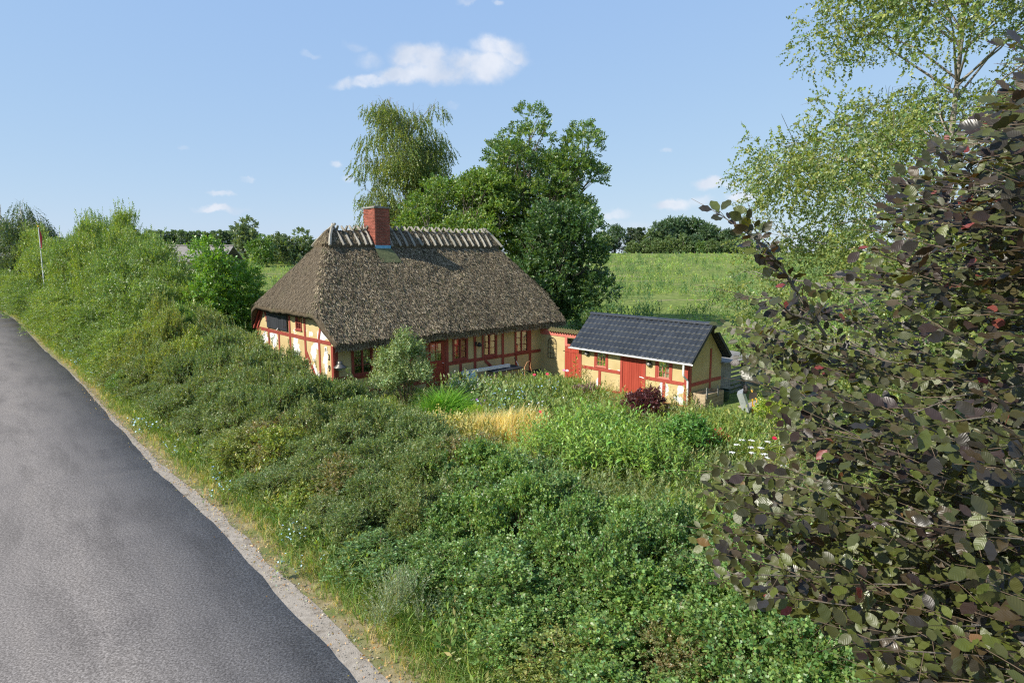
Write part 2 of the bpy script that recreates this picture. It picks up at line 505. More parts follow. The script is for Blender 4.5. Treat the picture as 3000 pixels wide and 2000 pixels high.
def link(name, me, parent=None, loc=(0, 0, 0), rotz=0, kind=None, label=None):
    o = bpy.data.objects.new(name, me)
    o.location = loc
    o.rotation_euler = (0, 0, rotz)
    COL.objects.link(o)
    if parent is not None:
        o.parent = parent
    if kind:
        o['kind'] = kind
    if label:
        o['label'] = label
    return o
def tag(o, label, cat=None, group=None, kind=None):
    o['label'] = label
    if cat: o['category'] = cat
    if group: o['group'] = group
    if kind: o['kind'] = kind
    return o
def thing(name, label, cat, loc=(0, 0, 0), rotz=0, group=None):
    o = bpy.data.objects.new(name, None)
    o.empty_display_size = .2
    o.location = loc
    o.rotation_euler = (0, 0, rotz)
    COL.objects.link(o)
    return tag(o, label, cat, group)
def copy_tree(o, parent=None):
    c = o.copy()
    COL.objects.link(c)
    if parent is not None:
        c.parent = parent
    for ch in o.children:
        copy_tree(ch, c)
    return c
def wall_grid(mb, u0, u1, z0, z1, holes, place, depth, mi=0):
    """a wall face in (u,z) with rectangular openings and reveals; place(u,d,z) -> xyz, d = depth into the wall"""
    us = sorted(set([u0, u1] + [h[0] for h in holes] + [h[1] for h in holes]))
    zs = sorted(set([z0, z1] + [h[2] for h in holes] + [h[3] for h in holes]))
    us = [u for u in us if u0 <= u <= u1]; zs = [z for z in zs if z0 <= z <= z1]
    for i in range(len(us) - 1):
        for j in range(len(zs) - 1):
            cu, cz = (us[i] + us[i + 1]) / 2, (zs[j] + zs[j + 1]) / 2
            if any(h[0] < cu < h[1] and h[2] < cz < h[3] for h in holes):
                continue
            mb.add([place(us[i], 0, zs[j]), place(us[i + 1], 0, zs[j]), place(us[i + 1], 0, zs[j + 1]), place(us[i], 0, zs[j + 1])], [(0, 1, 2, 3)], mi)
    for a, b, c, d in holes:
        P = [(a, c), (b, c), (b, d), (a, d)]
        for k in range(4):
            p, q = P[k], P[(k + 1) % 4]
            mb.add([place(p[0], 0, p[1]), place(q[0], 0, q[1]), place(q[0], depth, q[1]), place(p[0], depth, p[1])], [(0, 1, 2, 3)], mi)
# ------------------------------------------------------------------ noise, ground
def vnoise(x, y, seed=0):
    x = np.asarray(x, dtype=np.float64); y = np.asarray(y, dtype=np.float64)
    xi = np.floor(x).astype(np.int64); yi = np.floor(y).astype(np.int64)
    fx = x - xi; fy = y - yi
    fx = fx * fx * (3 - 2 * fx); fy = fy * fy * (3 - 2 * fy)
    def h(a, b):
        n = (a * 374761393 + b * 668265263 + seed * 974711) & 0xffffffff
        n = ((n ^ (n >> 13)) * 1274126177) & 0xffffffff
        return ((n ^ (n >> 16)) & 0xffff) / 65535.0
    return (h(xi, yi) * (1 - fx) + h(xi + 1, yi) * fx) * (1 - fy) + (h(xi, yi + 1) * (1 - fx) + h(xi + 1, yi + 1) * fx) * fy
def fbm(x, y, seed=0, o=3):
    s = 0; a = .5
    for k in range(o):
        s = s + a * vnoise(np.asarray(x) * 2 ** k, np.asarray(y) * 2 ** k, seed + k); a *= .5
    return s

ORG = np.array([-7.8, 27.27])                 # front left corner of the cottage
ANG = R(42.5)                                 # the cottage's long axis
AX = np.array([math.cos(ANG), math.sin(ANG)])
BX = np.array([-math.sin(ANG), math.cos(ANG)])
def w2(a, b):
    """yard coordinates (along the cottage front, behind it) -> world x, y"""
    p = ORG + AX * a + BX * b
    return float(p[0]), float(p[1])
def to_ab(x, y):
    dx = np.asarray(x) - ORG[0]; dy = np.asarray(y) - ORG[1]
    return dx * AX[0] + dy * AX[1], dx * BX[0] + dy * BX[1]
def sstep(t):
    t = np.clip(t, 0, 1)
    return t * t * (3 - 2 * t)
def gz(x, y):
    x = np.asarray(x, dtype=np.float64); y = np.asarray(y, dtype=np.float64)
    a, b = to_ab(x, y)
    s = np.maximum(y - 36, 0)
    rise = .0385 * np.where(s < 6, s * s / 12, s - 3)
    over = np.maximum(y - 215, 0)
    rise = np.minimum(rise, 6.75) - np.minimum(over * .012, 5.5) * (over > 0)
    z = rise * sstep((a - 6) / 14)
    z = z + (fbm(x / 9, y / 9, 3) - .45) * .5 * sstep((y - 50) / 30) * sstep((a - 14) / 10)
    dx = a - 12.0; dy = b + 1.4
    z = z - .42 * np.exp(-(dx * dx + dy * dy) / 4.5)
    return z
def gz1(x, y):
    return float(gz(x, y))
xs = np.unique(np.concatenate([np.linspace(-6000, -600, 14), np.linspace(-600, -90, 35), np.linspace(-90, 90, 101), np.linspace(90, 600, 35), np.linspace(600, 6000, 14)]))
ys = np.unique(np.concatenate([np.linspace(-3000, -60, 16), np.linspace(-60, 110, 114), np.linspace(110, 420, 60), np.linspace(420, 8000, 24)]))
GX, GY = np.meshgrid(xs, ys)
GZ = gz(GX, GY)
def grid_tris(nx, ny):
    i = np.arange(nx * ny).reshape(ny, nx)
    a = i[:-1, :-1].ravel(); b = i[:-1, 1:].ravel(); c = i[1:, 1:].ravel(); d = i[1:, :-1].ravel()
    return np.concatenate([np.stack([a, b, c], 1), np.stack([a, c, d], 1)])
def ground_mat():
    m, n, b = mat_base('meadow_ground')
    N = n.nodes.new; L = n.links.new
    b.inputs['Roughness'].default_value = .95; b.inputs['Specular IOR Level'].default_value = .1
    tc = N('ShaderNodeTexCoord')
    n1 = N('ShaderNodeTexNoise'); n1.inputs['Scale'].default_value = .16; n1.inputs['Detail'].default_value = 9; n1.inputs['Roughness'].default_value = .62
    n2 = N('ShaderNodeTexNoise'); n2.inputs['Scale'].default_value = 1.6; n2.inputs['Detail'].default_value = 8; n2.inputs['Roughness'].default_value = .7
    for q in (n1, n2): L(tc.outputs['Object'], q.inputs['Vector'])
    r1 = N('ShaderNodeValToRGB'); e = r1.color_ramp.elements
    e[0].position = .36; e[0].color = (.150, .205, .050, 1)
    e[1].position = .66; e[1].color = (.215, .260, .080, 1)
    L(n1.outputs['Fac'], r1.inputs[0])
    r2 = N('ShaderNodeValToRGB'); e = r2.color_ramp.elements
    e[0].position = .35; e[0].color = (.5, .55, .5, 1)
    e[1].position = .65; e[1].color = (1.15, 1.1, 1.0, 1)
    L(n2.outputs['Fac'], r2.inputs[0])
    mu = N('ShaderNodeMixRGB'); mu.blend_type = 'MULTIPLY'; mu.inputs[0].default_value = 1
    L(r1.outputs[0], mu.inputs[1]); L(r2.outputs[0], mu.inputs[2])
    # bare dry soil
    n3 = N('ShaderNodeTexNoise'); n3.inputs['Scale'].default_value = .22; n3.inputs['Detail'].default_value = 8; n3.inputs['Roughness'].default_value = .6
    mp = N('ShaderNodeMapping'); mp.inputs['Scale'].default_value = (.55, 1.6, 1); mp.inputs['Location'].default_value = (3, 9, 0)
    L(tc.outputs['Object'], mp.inputs[0]); L(mp.outputs[0], n3.inputs['Vector'])
    r3 = N('ShaderNodeMapRange'); r3.inputs['From Min'].default_value = .585; r3.inputs['From Max'].default_value = .65; r3.inputs['To Max'].default_value = .8
    L(n3.outputs['Fac'], r3.inputs['Value'])
    mi = N('ShaderNodeMixRGB'); L(r3.outputs[0], mi.inputs[0]); L(mu.outputs[0], mi.inputs[1]); mi.inputs[2].default_value = (.30, .235, .15, 1)
    L(mi.outputs[0], b.inputs['Base Color'])
    bp = N('ShaderNodeBump'); bp.inputs['Strength'].default_value = .7; bp.inputs['Distance'].default_value = .12
    L(n2.outputs['Fac'], bp.inputs['Height']); L(bp.outputs[0], b.inputs['Normal'])
    return m
M['ground'] = ground_mat()
gme = mesh_arrays('ground', np.stack([GX.ravel(), GY.ravel(), GZ.ravel()], 1), grid_tris(len(xs), len(ys)), [M['ground']], smooth=True)
g_o = link('ground', gme, kind='structure')
g_o['label'] = 'green weedy field and garden ground rising to the skyline'

def asphalt_mat():
    m, n, b = mat_base('worn_asphalt')
    N = n.nodes.new; L = n.links.new
    b.inputs['Roughness'].default_value = .9; b.inputs['Specular IOR Level'].default_value = .12
    tc = N('ShaderNodeTexCoord')
    def noise(sc, det=6, st=(1, 1, 1), rot=0.0, rough=.6):
        mp = N('ShaderNodeMapping'); mp.vector_type = 'TEXTURE'; mp.inputs['Scale'].default_value = st; mp.inputs['Rotation'].default_value = (0, 0, rot)
        L(tc.outputs['Object'], mp.inputs[0])
        q = N('ShaderNodeTexNoise'); q.inputs['Scale'].default_value = sc; q.inputs['Detail'].default_value = det; q.inputs['Roughness'].default_value = rough
        L(mp.outputs[0], q.inputs['Vector'])
        return q.outputs['Fac']
    def ramp(f, *st):
        r_ = N('ShaderNodeValToRGB'); e = r_.color_ramp.elements
        for i, (p, c) in enumerate(st):
            q = e[i] if i < 2 else e.new(p)
            q.position = p; q.color = (c[0], c[1], c[2], 1)
        L(f, r_.inputs[0]); return r_.outputs[0]
    base = ramp(noise(27, 4, rough=.75), (.34, (.090, .080, .073)), (.50, (.195, .174, .158)), (.66, (.36, .325, .298)))
    streak = ramp(noise(1.3, 7, (5.0, 1, 1), R(131)), (.34, (.80, .80, .80)), (.52, (1.0, 1.0, 1.0)), (.72, (1.08, 1.07, 1.05)))
    blot = ramp(noise(.55, 8, rough=.68), (.30, (.86, .86, .87)), (.5, (1, 1, 1)))
    mu = N('ShaderNodeMixRGB'); mu.blend_type = 'MULTIPLY'; mu.inputs[0].default_value = 1; L(base, mu.inputs[1]); L(streak, mu.inputs[2])
    m2 = N('ShaderNodeMixRGB'); m2.blend_type = 'MULTIPLY'; m2.inputs[0].default_value = 1; L(mu.outputs[0], m2.inputs[1]); L(blot, m2.inputs[2])
    L(m2.outputs[0], b.inputs['Base Color'])
    bp = N('ShaderNodeBump'); bp.inputs['Strength'].default_value = .6; bp.inputs['Distance'].default_value = .006
    L(noise(90, 3), bp.inputs['Height']); L(bp.outputs[0], b.inputs['Normal'])
    return m
M['asphalt'] = asphalt_mat()
M['gravel'] = pmat('pale_dusty_gravel', (.25, .215, .175), (.38, .335, .28), 7, .95, .6, bscale=60, lo=.3, hi=.7, c3=(.17, .14, .105), s3=3.2, t3=(.54, .68))
M['verge_soil'] = pmat('dry_verge_soil', (.19, .155, .08), (.31, .255, .14), 3, .95, .6, bscale=40, c3=(.13, .15, .045), s3=1.6, t3=(.44, .60))
ROAD = [(40, -40), (16, -12.6), (4.2, 1.2), (.75, 5.2), (-2.4, 8.87), (-3.06, 9.69), (-4.16, 10.95), (-5.59, 12.66), (-7.1, 14.42), (-9.01, 16.56), (-10.91, 18.55), (-13.35, 21.42), (-15.93, 24.42), (-20.94, 30.36), (-25.64, 35.68), (-32.55, 43.34), (-41.68, 53.81), (-51.3, 64.63), (-61.9, 75.6), (-75, 87), (-95, 101), (-140, 126), (-260, 180)]
OUT = [(40.9, -39), (16.9, -11.8), (5.0, 2.0), (1.4, 5.7), (-1.94, 8.87), (-2.6, 9.75), (-3.7, 11.0), (-5.05, 12.5), (-6.45, 14.1), (-8.4, 16.4), (-10.4, 18.6), (-12.95, 21.5), (-15.7, 24.5), (-20.75, 30.45), (-25.5, 35.8), (-32.4, 43.45), (-41.5, 53.95), (-51.1, 64.8), (-61.7, 75.8), (-74.8, 87.3), (-94.8, 101.4), (-139.8, 126.4), (-259.8, 180.4)]
def densify(P, st=.35, near=45):
    o = []
    for p, q in zip(P[:-1], P[1:]):
        p = np.array(p, float); q = np.array(q, float); L_ = np.linalg.norm(q - p)
        k = max(1, int(L_ / (st if np.linalg.norm(p) < near else 4)))
        o += [p + (q - p) * i / k for i in range(k)]
    o.append(np.array(P[-1], float))
    return np.array(o)
RD = densify(ROAD)
dv = np.gradient(RD, axis=0); dv /= np.linalg.norm(dv, axis=1)[:, None]
NRM = np.stack([-dv[:, 1], dv[:, 0]], 1)          # to the left of the direction of travel
jit = (vnoise(np.arange(len(RD)) / 2.3, np.zeros(len(RD)), 5) - .5) * .07 + (vnoise(np.arange(len(RD)) * .9, np.ones(len(RD)), 6) - .5) * .035
REdge = RD - NRM * jit[:, None]
def strip(name, cols, zs_, mat, label):
    n = len(cols[0]); k = len(cols)
    V = np.concatenate([np.column_stack([c, np.full(n, z)]) for c, z in zip(cols, zs_)])
    i = np.arange(n * k).reshape(k, n)
    a = i[:-1, :-1].ravel(); b = i[:-1, 1:].ravel(); c = i[1:, 1:].ravel(); d = i[1:, :-1].ravel()
    T = np.concatenate([np.stack([a, b, c], 1), np.stack([a, c, d], 1)])
    # face up
    e1 = V[T[:, 1]] - V[T[:, 0]]; e2 = V[T[:, 2]] - V[T[:, 0]]
    fl = (e1[:, 0] * e2[:, 1] - e1[:, 1] * e2[:, 0]) < 0
    T[fl] = T[fl][:, ::-1]
    o = link(name, mesh_arrays(name, V, T, [mat]), kind='structure')
    o['label'] = label
    return o
LEFT = RD + NRM * 5.6
road_o = strip('road', [REdge, REdge + NRM * 0.012, RD + NRM * 2.8, LEFT], [.004, .030, .045, .024], M['asphalt'], 'worn grey asphalt country road')
OD = densify(OUT)
# outer gravel line resampled onto the road stations
tt = np.linspace(0, 1, len(RD)); od = np.array([OD[np.argmin(((OD - p) ** 2).sum(1))] for p in RD])
gw = np.linalg.norm(od - RD, axis=1)
gw = np.convolve(np.pad(gw, 6, mode='edge'), np.ones(13) / 13, 'valid')
gj = (vnoise(np.arange(len(RD)) / 1.9, np.zeros(len(RD)), 15) - .5) * .13 + (vnoise(np.arange(len(RD)) / .8, np.zeros(len(RD)), 16) - .5) * .08
gw = np.minimum(gw, np.interp(RD[:, 1], [5, 9, 12, 15, 20, 27, 40], [.5, .5, .42, .36, .26, .12, .04]))
GEdge = RD - NRM * (gw + gj * np.clip(gw * 2, .2, 1))[:, None]
strip('gravel_shoulder', [GEdge, RD - NRM * (gw * .5)[:, None], RD + NRM * .12], [.009, .014, .012], M['gravel'], 'pale dusty gravel strip along the road edge')
strip('verge', [RD - NRM * 2.4, RD + NRM * .1], [.004, .004], M['verge_soil'], 'dry grassy verge between the gravel and the hedge')
strip('far_verge', [LEFT - NRM * .15, LEFT + NRM * 2.0], [.004, .005], M['verge_soil'], 'grassy verge on the far side of the road')

# ------------------------------------------------------------------ cottage
cot = thing('thatched_cottage', 'yellow half timbered cottage with a thatched roof and brick chimney', 'cottage', (ORG[0], ORG[1], 0), ANG)
PF = lambda u, d, z: (u, d, z)               # front wall: u along the front, d into the wall
PG = lambda u, d, z: (d, u, z)               # gable: u = distance back from the front corner
def pbox(mb, pl, u0, u1, d0, d1, z0, z1, mi=0):
    p = pl(u0, d0, z0); q = pl(u1, d1, z1)
    return mb.box(min(p[0], q[0]), max(p[0], q[0]), min(p[1], q[1]), max(p[1], q[1]), min(p[2], q[2]), max(p[2], q[2]), mi)
WIDTH = 8.64; LEN = 13.9
front_holes = [(6.50, 7.46, 1.13, 2.30), (8.43, 9.46, 1.10, 2.36), (10.78, 11.84, 1.05, 2.37), (.86, 1.92, 1.08, 2.36), (2.8, 3.7, 1.08, 2.36), (5.05, 6.02, -.2, 2.27)]
gable_holes = [(3.12, 3.74, 2.95, 3.62)]
w = MB()
wall_grid(w, 0, LEN, -.5, 2.85, front_holes, PF, .16)
# gable face: lower strip as grid, upper part as grid between the rafters
wall_grid(w, 0, WIDTH, -.5, 2.75, [], PG, .16)
wall_grid(w, 1.3, WIDTH - 1.3, 2.75, 4.1, gable_holes, PG, .16)
w.add([(0, 0, 2.75), (0, 1.3, 2.75), (0, 1.3, 4.1)], [(0, 1, 2)])
w.add([(0, WIDTH, 2.75), (0, WIDTH - 1.3, 4.1), (0, WIDTH - 1.3, 2.75)], [(0, 1, 2)])
w.add([(LEN, 0, -.5), (LEN, WIDTH, -.5), (LEN, WIDTH, 2.75), (LEN, WIDTH - 1.3, 4.1), (LEN, 1.3, 4.1), (LEN, 0, 2.75)], [(0, 1, 2, 3, 4, 5)])
w.add([(0, WIDTH, -.5), (LEN, WIDTH, -.5), (LEN, WIDTH, 2.85), (0, WIDTH, 2.85)], [(3, 2, 1, 0)])
w.build('wall', M['plaster'], cot)
w = MB()
w.box(.25, LEN - .25, .25, WIDTH - .25, -.1, -.04).box(.25, LEN - .25, .25, WIDTH - .25, 2.5, 2.56)
w.box(.25, LEN - .25, 4.2, 4.3, -.04, 2.5)
for x in (2.4, 4.6, 6.3, 9.9): w.box(x, x + .08, .25, 4.2, -.04, 2.5)
w.build('interior', M['interior'], cot)
M['plinth'] = pmat('tarred_plinth', (.03, .028, .025), (.07, .062, .055), 6, .9, .4)
w = MB(); w.box(-.025, LEN + .02, -.028, 0.2, -.5, -.02).box(-.028, .2, -.02, WIDTH + .02, -.5, .12)
w.build('plinth', M['plinth'], cot)

def timber(pl, u0, z0, u1, z1, wd=.17, root=cot, mat=None, proud=.022, jitter=.012):
    """one beam from (u0,z0) to (u1,z1) set slightly proud of the infill"""
    mb = MB()
    p = Vector((u0, z0)); q = Vector((u1, z1)); d = (q - p).normalized(); s = Vector((-d.y, d.x)) * wd / 2
    n = max(1, int((q - p).length / 1.2)); L_ = []; R_ = []
    for i in range(n + 1):
        c = p + (q - p) * i / n; e = (random.random() - .5) * 2 * jitter
        L_.append(c + s * (1 + e / wd * 2)); R_.append(c - s * (1 - e / wd * 2))
    pr = proud + random.random() * .006
    for i in range(n):
        quad = [L_[i], L_[i + 1], R_[i + 1], R_[i]]
        vs = [pl(v.x, -pr, v.y) for v in quad] + [pl(v.x, .03, v.y) for v in quad]
        fs = [(0, 1, 2, 3), (0, 4, 5, 1), (2, 6, 7, 3)]
        if i == 0: fs.append((0, 3, 7, 4))
        if i == n - 1: fs.append((1, 5, 6, 2))
        mb.add(vs, fs)
    return mb.build('timber_beam', mat or M['red_wood'], root)
# front frame
for a, z0, z1, wd in [(.10, -.2, 2.7, .18), (2.15, -.2, 2.7, .17), (4.0, -.2, 2.7, .17), (4.94, -.25, 2.7, .18), (6.13, -.25, 2.7, .20), (7.94, -.2, 2.7, .17), (9.88, -.2, 2.7, .17), (11.95, -.1, 2.7, .18), (6.98, -.2, .98, .16), (10.88, -.1, .98, .16)]:
    timber(PF, a, z0, a, z1, wd)
for a0, a1 in [(6.23, 7.855), (8.025, 9.795), (9.965, 11.86), (12.04, 12.8), (.19, 2.065), (2.235, 3.915)]:
    timber(PF, a0, 1.03, a1, 1.03, .17, proud=.018)
timber(PF, 8.62, .94, 9.05, .55, .15)
timber(PF, .19, .3, 4.85, .3, .17, proud=.016)
# gable frame
for b, z0, z1, wd in [(.10, -.2, 2.52, .20), (1.33, -.2, 2.52, .17), (2.78, -.2, 3.9, .19), (4.47, .2, 3.9, .19), (5.82, .2, 2.52, .16), (7.12, .2, 2.52, .16), (8.54, -.2, 2.66, .2)]:
    timber(PG, b, z0, b, z1, wd)
for b0, b1 in [(.2, 2.685), (2.875, 4.375), (4.565, 7.2), (7.2, 8.44)]:
    timber(PG, b0, 2.61, b1, 2.61, .17, proud=.018)
timber(PG, 1.36, 2.70, 1.0, 3.65, .15)
timber(PG, 7.08, 2.70, 7.58, 3.66, .15)
timber(PG, 1.35, .35, 2.72, 2.0, .16)
timber(PG, .12, 2.68, 1.15, 3.9, .13)
timber(PG, 8.6, 2.60, 7.72, 3.66, .12, proud=.06)
timber(PG, 8.82, 2.60, 7.9, 3.70, .10, proud=.16)

def window(pl, u0, u1, z0, z1, cols, rows, root, leaves=2, curtain=None, mat=None, cov=1.0, fr=.07, proud=.03):
    """casement window: frame with mullion and glazing bars; the panes are its pieces"""
    mb = MB()
    pbox(mb, pl, u0 - .02, u0 + fr, -proud, .07, z0, z1); pbox(mb, pl, u1 - fr, u1 + .02, -proud, .07, z0, z1)
    pbox(mb, pl, u0 + fr, u1 - fr, -proud + .003, .07, z1 - fr, z1); pbox(mb, pl, u0 + fr, u1 - fr, -proud + .003, .07, z0, z0 + fr)
    pbox(mb, pl, u0 - .05, u1 + .05, -proud - .035, .05, z0 - .045, z0 - .004)
    lw = (u1 - u0 - 2 * fr) / leaves
    panes = []
    for k in range(leaves):
        a = u0 + fr + lw * k; b = a + lw
        s = .042
        if leaves > 1:
            pbox(mb, pl, a + .001, a + s, -proud + .012, .06, z0 + fr, z1 - fr); pbox(mb, pl, b - s, b - .001, -proud + .012, .06, z0 + fr, z1 - fr)
            pbox(mb, pl, a + s, b - s, -proud + .014, .06, z0 + fr + .001, z0 + fr + s); pbox(mb, pl, a + s, b - s, -proud + .014, .06, z1 - fr - s, z1 - fr - .001)
        else:
            s = .0
        A_, B_, Z0, Z1 = a + s, b - s, z0 + fr + s, z1 - fr - s
        cw = (B_ - A_) / cols; rh = (Z1 - Z0) / rows; t = .012
        for i in range(1, cols): pbox(mb, pl, A_ + cw * i - t, A_ + cw * i + t, -proud + .02, .05, Z0, Z1)
        for j in range(1, rows): pbox(mb, pl, A_, B_, -proud + .022, .048, Z0 + rh * j - t, Z0 + rh * j + t)
        for i in range(cols):
            for j in range(rows):
                panes.append((A_ + cw * i, A_ + cw * (i + 1), Z0 + rh * j, Z0 + rh * (j + 1)))
    o = mb.build('window', mat or M['red_wood'], root)
    for a, b, c, d in panes:
        tl = (random.random() - .5) * .006
        q = MB(); q.add([pl(a, .022 + tl, c), pl(b, .022 - tl, c), pl(b, .022 - tl, d), pl(a, .022 + tl, d)], [(0, 1, 2, 3)])
        q.build('pane', M['glass'], o)
    if curtain is not None:
        n = 14
        for lo_, hi_ in ([(u0 + fr, u1 - fr)] if cov >= 1 else [(u0 + fr, u0 + fr + (u1 - u0) * cov / 2), (u1 - fr - (u1 - u0) * cov / 2, u1 - fr)]):
            q = MB()
            vs = [];
            for i in range(n + 1):
                u = lo_ + (hi_ - lo_) * i / n; dd = .10 + .02 * math.sin(i * 2.4)
                vs += [pl(u, dd, z0 + .02), pl(u, dd, z1)]
            q.add(vs, [(2 * i, 2 * i + 2, 2 * i + 3, 2 * i + 1) for i in range(n)])
            q.build('curtain', curtain, o)
    return o
window(PF, *front_holes[0], 1, 3, cot, curtain=M['curtain_red'])
window(PF, *front_holes[1], 1, 3, cot, curtain=M['curtain_pale'], cov=.35)
window(PF, *front_holes[2], 1, 3, cot, curtain=M['curtain_pale'], cov=.75)
window(PF, *front_holes[3], 1, 3, cot)
window(PF, *front_holes[4], 1, 3, cot)
window(PG, *gable_holes[0], 2, 2, cot, leaves=1, curtain=M['curtain_pale'], cov=.4, fr=.06)
# front door
mb = MB()
pbox(mb, PF, 5.07, 5.14, -.005, .06, -.2, 2.22); pbox(mb, PF, 5.93, 6.0, -.005, .06, -.2, 2.22)
pbox(mb, PF, 5.14, 5.93, -.002, .05, 2.12, 2.22); pbox(mb, PF, 5.14, 5.93, -.002, .05, 1.05, 1.25); pbox(mb, PF, 5.14, 5.93, -.002, .05, -.2, .02)
pbox(mb, PF, 5.14, 5.93, .02, .05, .02, 1.05); pbox(mb, PF, 5.22, 5.85, .003, .02, .12, .95)
pbox(mb, PF, 5.46, 5.485, .003, .045, 1.25, 2.12); pbox(mb, PF, 5.80, 5.93, -.001, .05, 1.25, 2.12); pbox(mb, PF, 5.14, 5.80, .005, .043, 1.68, 1.71)
door = mb.build('door', pmat('red_front_door', (.25, .035, .024), (.31, .05, .032), 5, .45, .15), cot)
for a, b, c, d in [(5.14, 5.46, 1.25, 1.68), (5.485, 5.80, 1.25, 1.68), (5.14, 5.46, 1.71, 2.12), (5.485, 5.80, 1.71, 2.12)]:
    q = MB(); q.add([PF(a, .024, c), PF(b, .022, c), PF(b, .022, d), PF(a, .024, d)], [(0, 1, 2, 3)]); q.build('pane', M['glass'], door)
q = MB(); q.tube([(5.90, -.005, 1.12), (5.90, -.05, 1.12), (5.80, -.055, 1.12)], .011, 6); q.build('door_handle', M['white_metal'], door)
q = MB(); q.box(5.16, 5.60, .075, .085, 1.25, 2.12); q.build('curtain', M['curtain_pale'], door)
# black board shutter under the hip
mb = MB()
pbox(mb, PG, 4.66, 7.14, -.085, -.045, 2.77, 3.86)
sh = mb.build('shutter', M['black_wood'], cot)
for b, z in [(7.12, 3.35), (7.12, 3.1), (4.95, 2.98)]:
    q = MB(); pbox(q, PG, b - .22, b + .12, -.105, -.086, z - .02, z + .02); q.build('hinge', M['iron'], sh)
q = MB(); q.bar((-.09, 5.9, 2.72), (-.14, 5.55, 2.86), .03, .02, (-1, 0, 0)); q.build('prop_stick', M['white_metal'], sh)

# thatch ------------------------------------------------------------
def smin(a, b, k):
    h = np.clip(.5 + .5 * (b - a) / k, 0, 1)
    return b * (1 - h) + a * h - k * h * (1 - h)
EAVE = -.5
def aL(b):
    e = np.maximum(np.clip((.45 - b) / .95, 0, 1), np.clip((b - (WIDTH - .45)) / .95, 0, 1))
    return -.45 + .33 * e
def zroof(a, b):
    f = 2.76 + (b - EAVE) * .985
    k = 2.76 + (WIDTH - EAVE - b) * .985
    hl = 3.96 + (a + .45) * 1.44
    hr = 4.35 + (14.4 - a) * 1.72
    z = smin(f, k, .5)
    z = smin(z, hl, .45)
    z = smin(z, hr, .45)
    z = z + (fbm(a * 1.1, b * 1.1, 31) - .44) * .17 + (fbm(a * 5, b * 5, 35, 2) - .37) * .06
    return z
NA, NB = 160, 100
sg = np.linspace(0, 1, NA); tg = np.linspace(0, 1, NB)
TB = EAVE + (WIDTH - 2 * EAVE) * tg
BB, SS = np.meshgrid(TB, sg)
lo_a = aL(BB)
AA = lo_a + (14.4 - lo_a) * SS
ZT = zroof(AA, BB)
dd = np.minimum(np.minimum(AA - lo_a, 14.4 - AA), np.minimum(BB - EAVE, WIDTH - EAVE - BB))
ZT = ZT - .13 * np.clip(1 - dd / .22, 0, 1) ** 2
jag = (vnoise(AA * 9, BB * 9, 44) - .5) * .05
ZBt = zroof(AA, BB) - .32 + jag
n_ = NA * NB
V = np.concatenate([np.stack([AA.ravel(), BB.ravel(), ZT.ravel()], 1), np.stack([AA.ravel(), BB.ravel(), ZBt.ravel()], 1)])
gt = grid_tris(NB, NA)
def ringidx(nr, nc):
    i = np.arange(nr * nc).reshape(nr, nc)
    return np.concatenate([i[0, :-1], i[:-1, -1], i[-1, :0:-1], i[:0:-1, 0]])
rg = ringidx(NA, NB); rg2 = np.roll(rg, -1)
T = np.concatenate([gt[:, ::-1], gt + n_, np.stack([rg, rg2, rg2 + n_], 1), np.stack([rg, rg2 + n_, rg + n_], 1)])
roof = link('roof', mesh_arrays('roof', V, T, [M['thatch']], smooth=False), cot, label='grey brown reed thatch with hipped ends')
# straws standing out of the thatch
def straw_layer(n, name, a0, a1, b0, b1, ok, wid, ln, parent, zf, seed, pal):
    rg_ = np.random.default_rng(seed)
    a = rg_.uniform(a0, a1, n); b = rg_.uniform(b0, b1, n)
    k = ok(a, b); a = a[k]; b = b[k]; n = len(a)
    e = .06
    za = zf(a, b); gx = (zf(a + e, b) - zf(a - e, b)) / (2 * e); gy = (zf(a, b + e) - zf(a, b - e)) / (2 * e)
    nr = np.stack([-gx, -gy, np.ones(n)], 1); nr /= np.linalg.norm(nr, axis=1)[:, None]
    dn = np.stack([-gx, -gy, -(gx * gx + gy * gy)], 1); dn /= np.linalg.norm(dn, axis=1)[:, None] + 1e-9
    sd_ = np.cross(nr, dn)
    th = rg_.normal(0, .28, n)
    dn2 = dn * np.cos(th)[:, None] + sd_ * np.sin(th)[:, None]; sd2 = np.cross(nr, dn2)
    L_ = rg_.uniform(.6, 1.3, n)[:, None] * ln; W_ = rg_.uniform(.6, 1.3, n)[:, None] * wid
    p = np.stack([a, b, za], 1) + nr * rg_.uniform(-.012, .012, n)[:, None]
    tip = p + dn2 * L_ + nr * (L_ * rg_.uniform(.05, .30, n)[:, None])
    Vv = np.concatenate([p - sd2 * W_ * .5, p + sd2 * W_ * .5, tip + sd2 * W_ * .35, tip - sd2 * W_ * .35])
    i = np.arange(n)
    Tt = np.concatenate([np.stack([i, i + n, i + 2 * n], 1), np.stack([i, i + 2 * n, i + 3 * n], 1)])
    pal = np.array(pal); c = pal[rg_.integers(0, len(pal), n)] * rg_.uniform(.7, 1.25, n)[:, None]
    patch = (.72 + .55 * fbm(a * .55, b * .55, seed, 3))[:, None]
    c = c * patch
    return link(name, mesh_arrays(name, Vv, Tt, [M['straw']], col=np.tile(c, (4, 1))), parent, kind='stuff')
PALT = [(.060, .045, .029), (.12, .092, .058), (.21, .163, .100), (.32, .255, .165), (.44, .36, .24), (.11, .108, .052), (.20, .155, .10)]
straw_layer(52000, 'thatch_straw', -.3, 14.3, EAVE, 4.3, lambda a, b: (zroof(a, b) < 6.9) & (a > aL(b)) & (3.96 + (a + .45) * 1.44 > 2.76 + (b - EAVE) * .985 - .15), .036, .18, roof, zroof, 51, PALT)
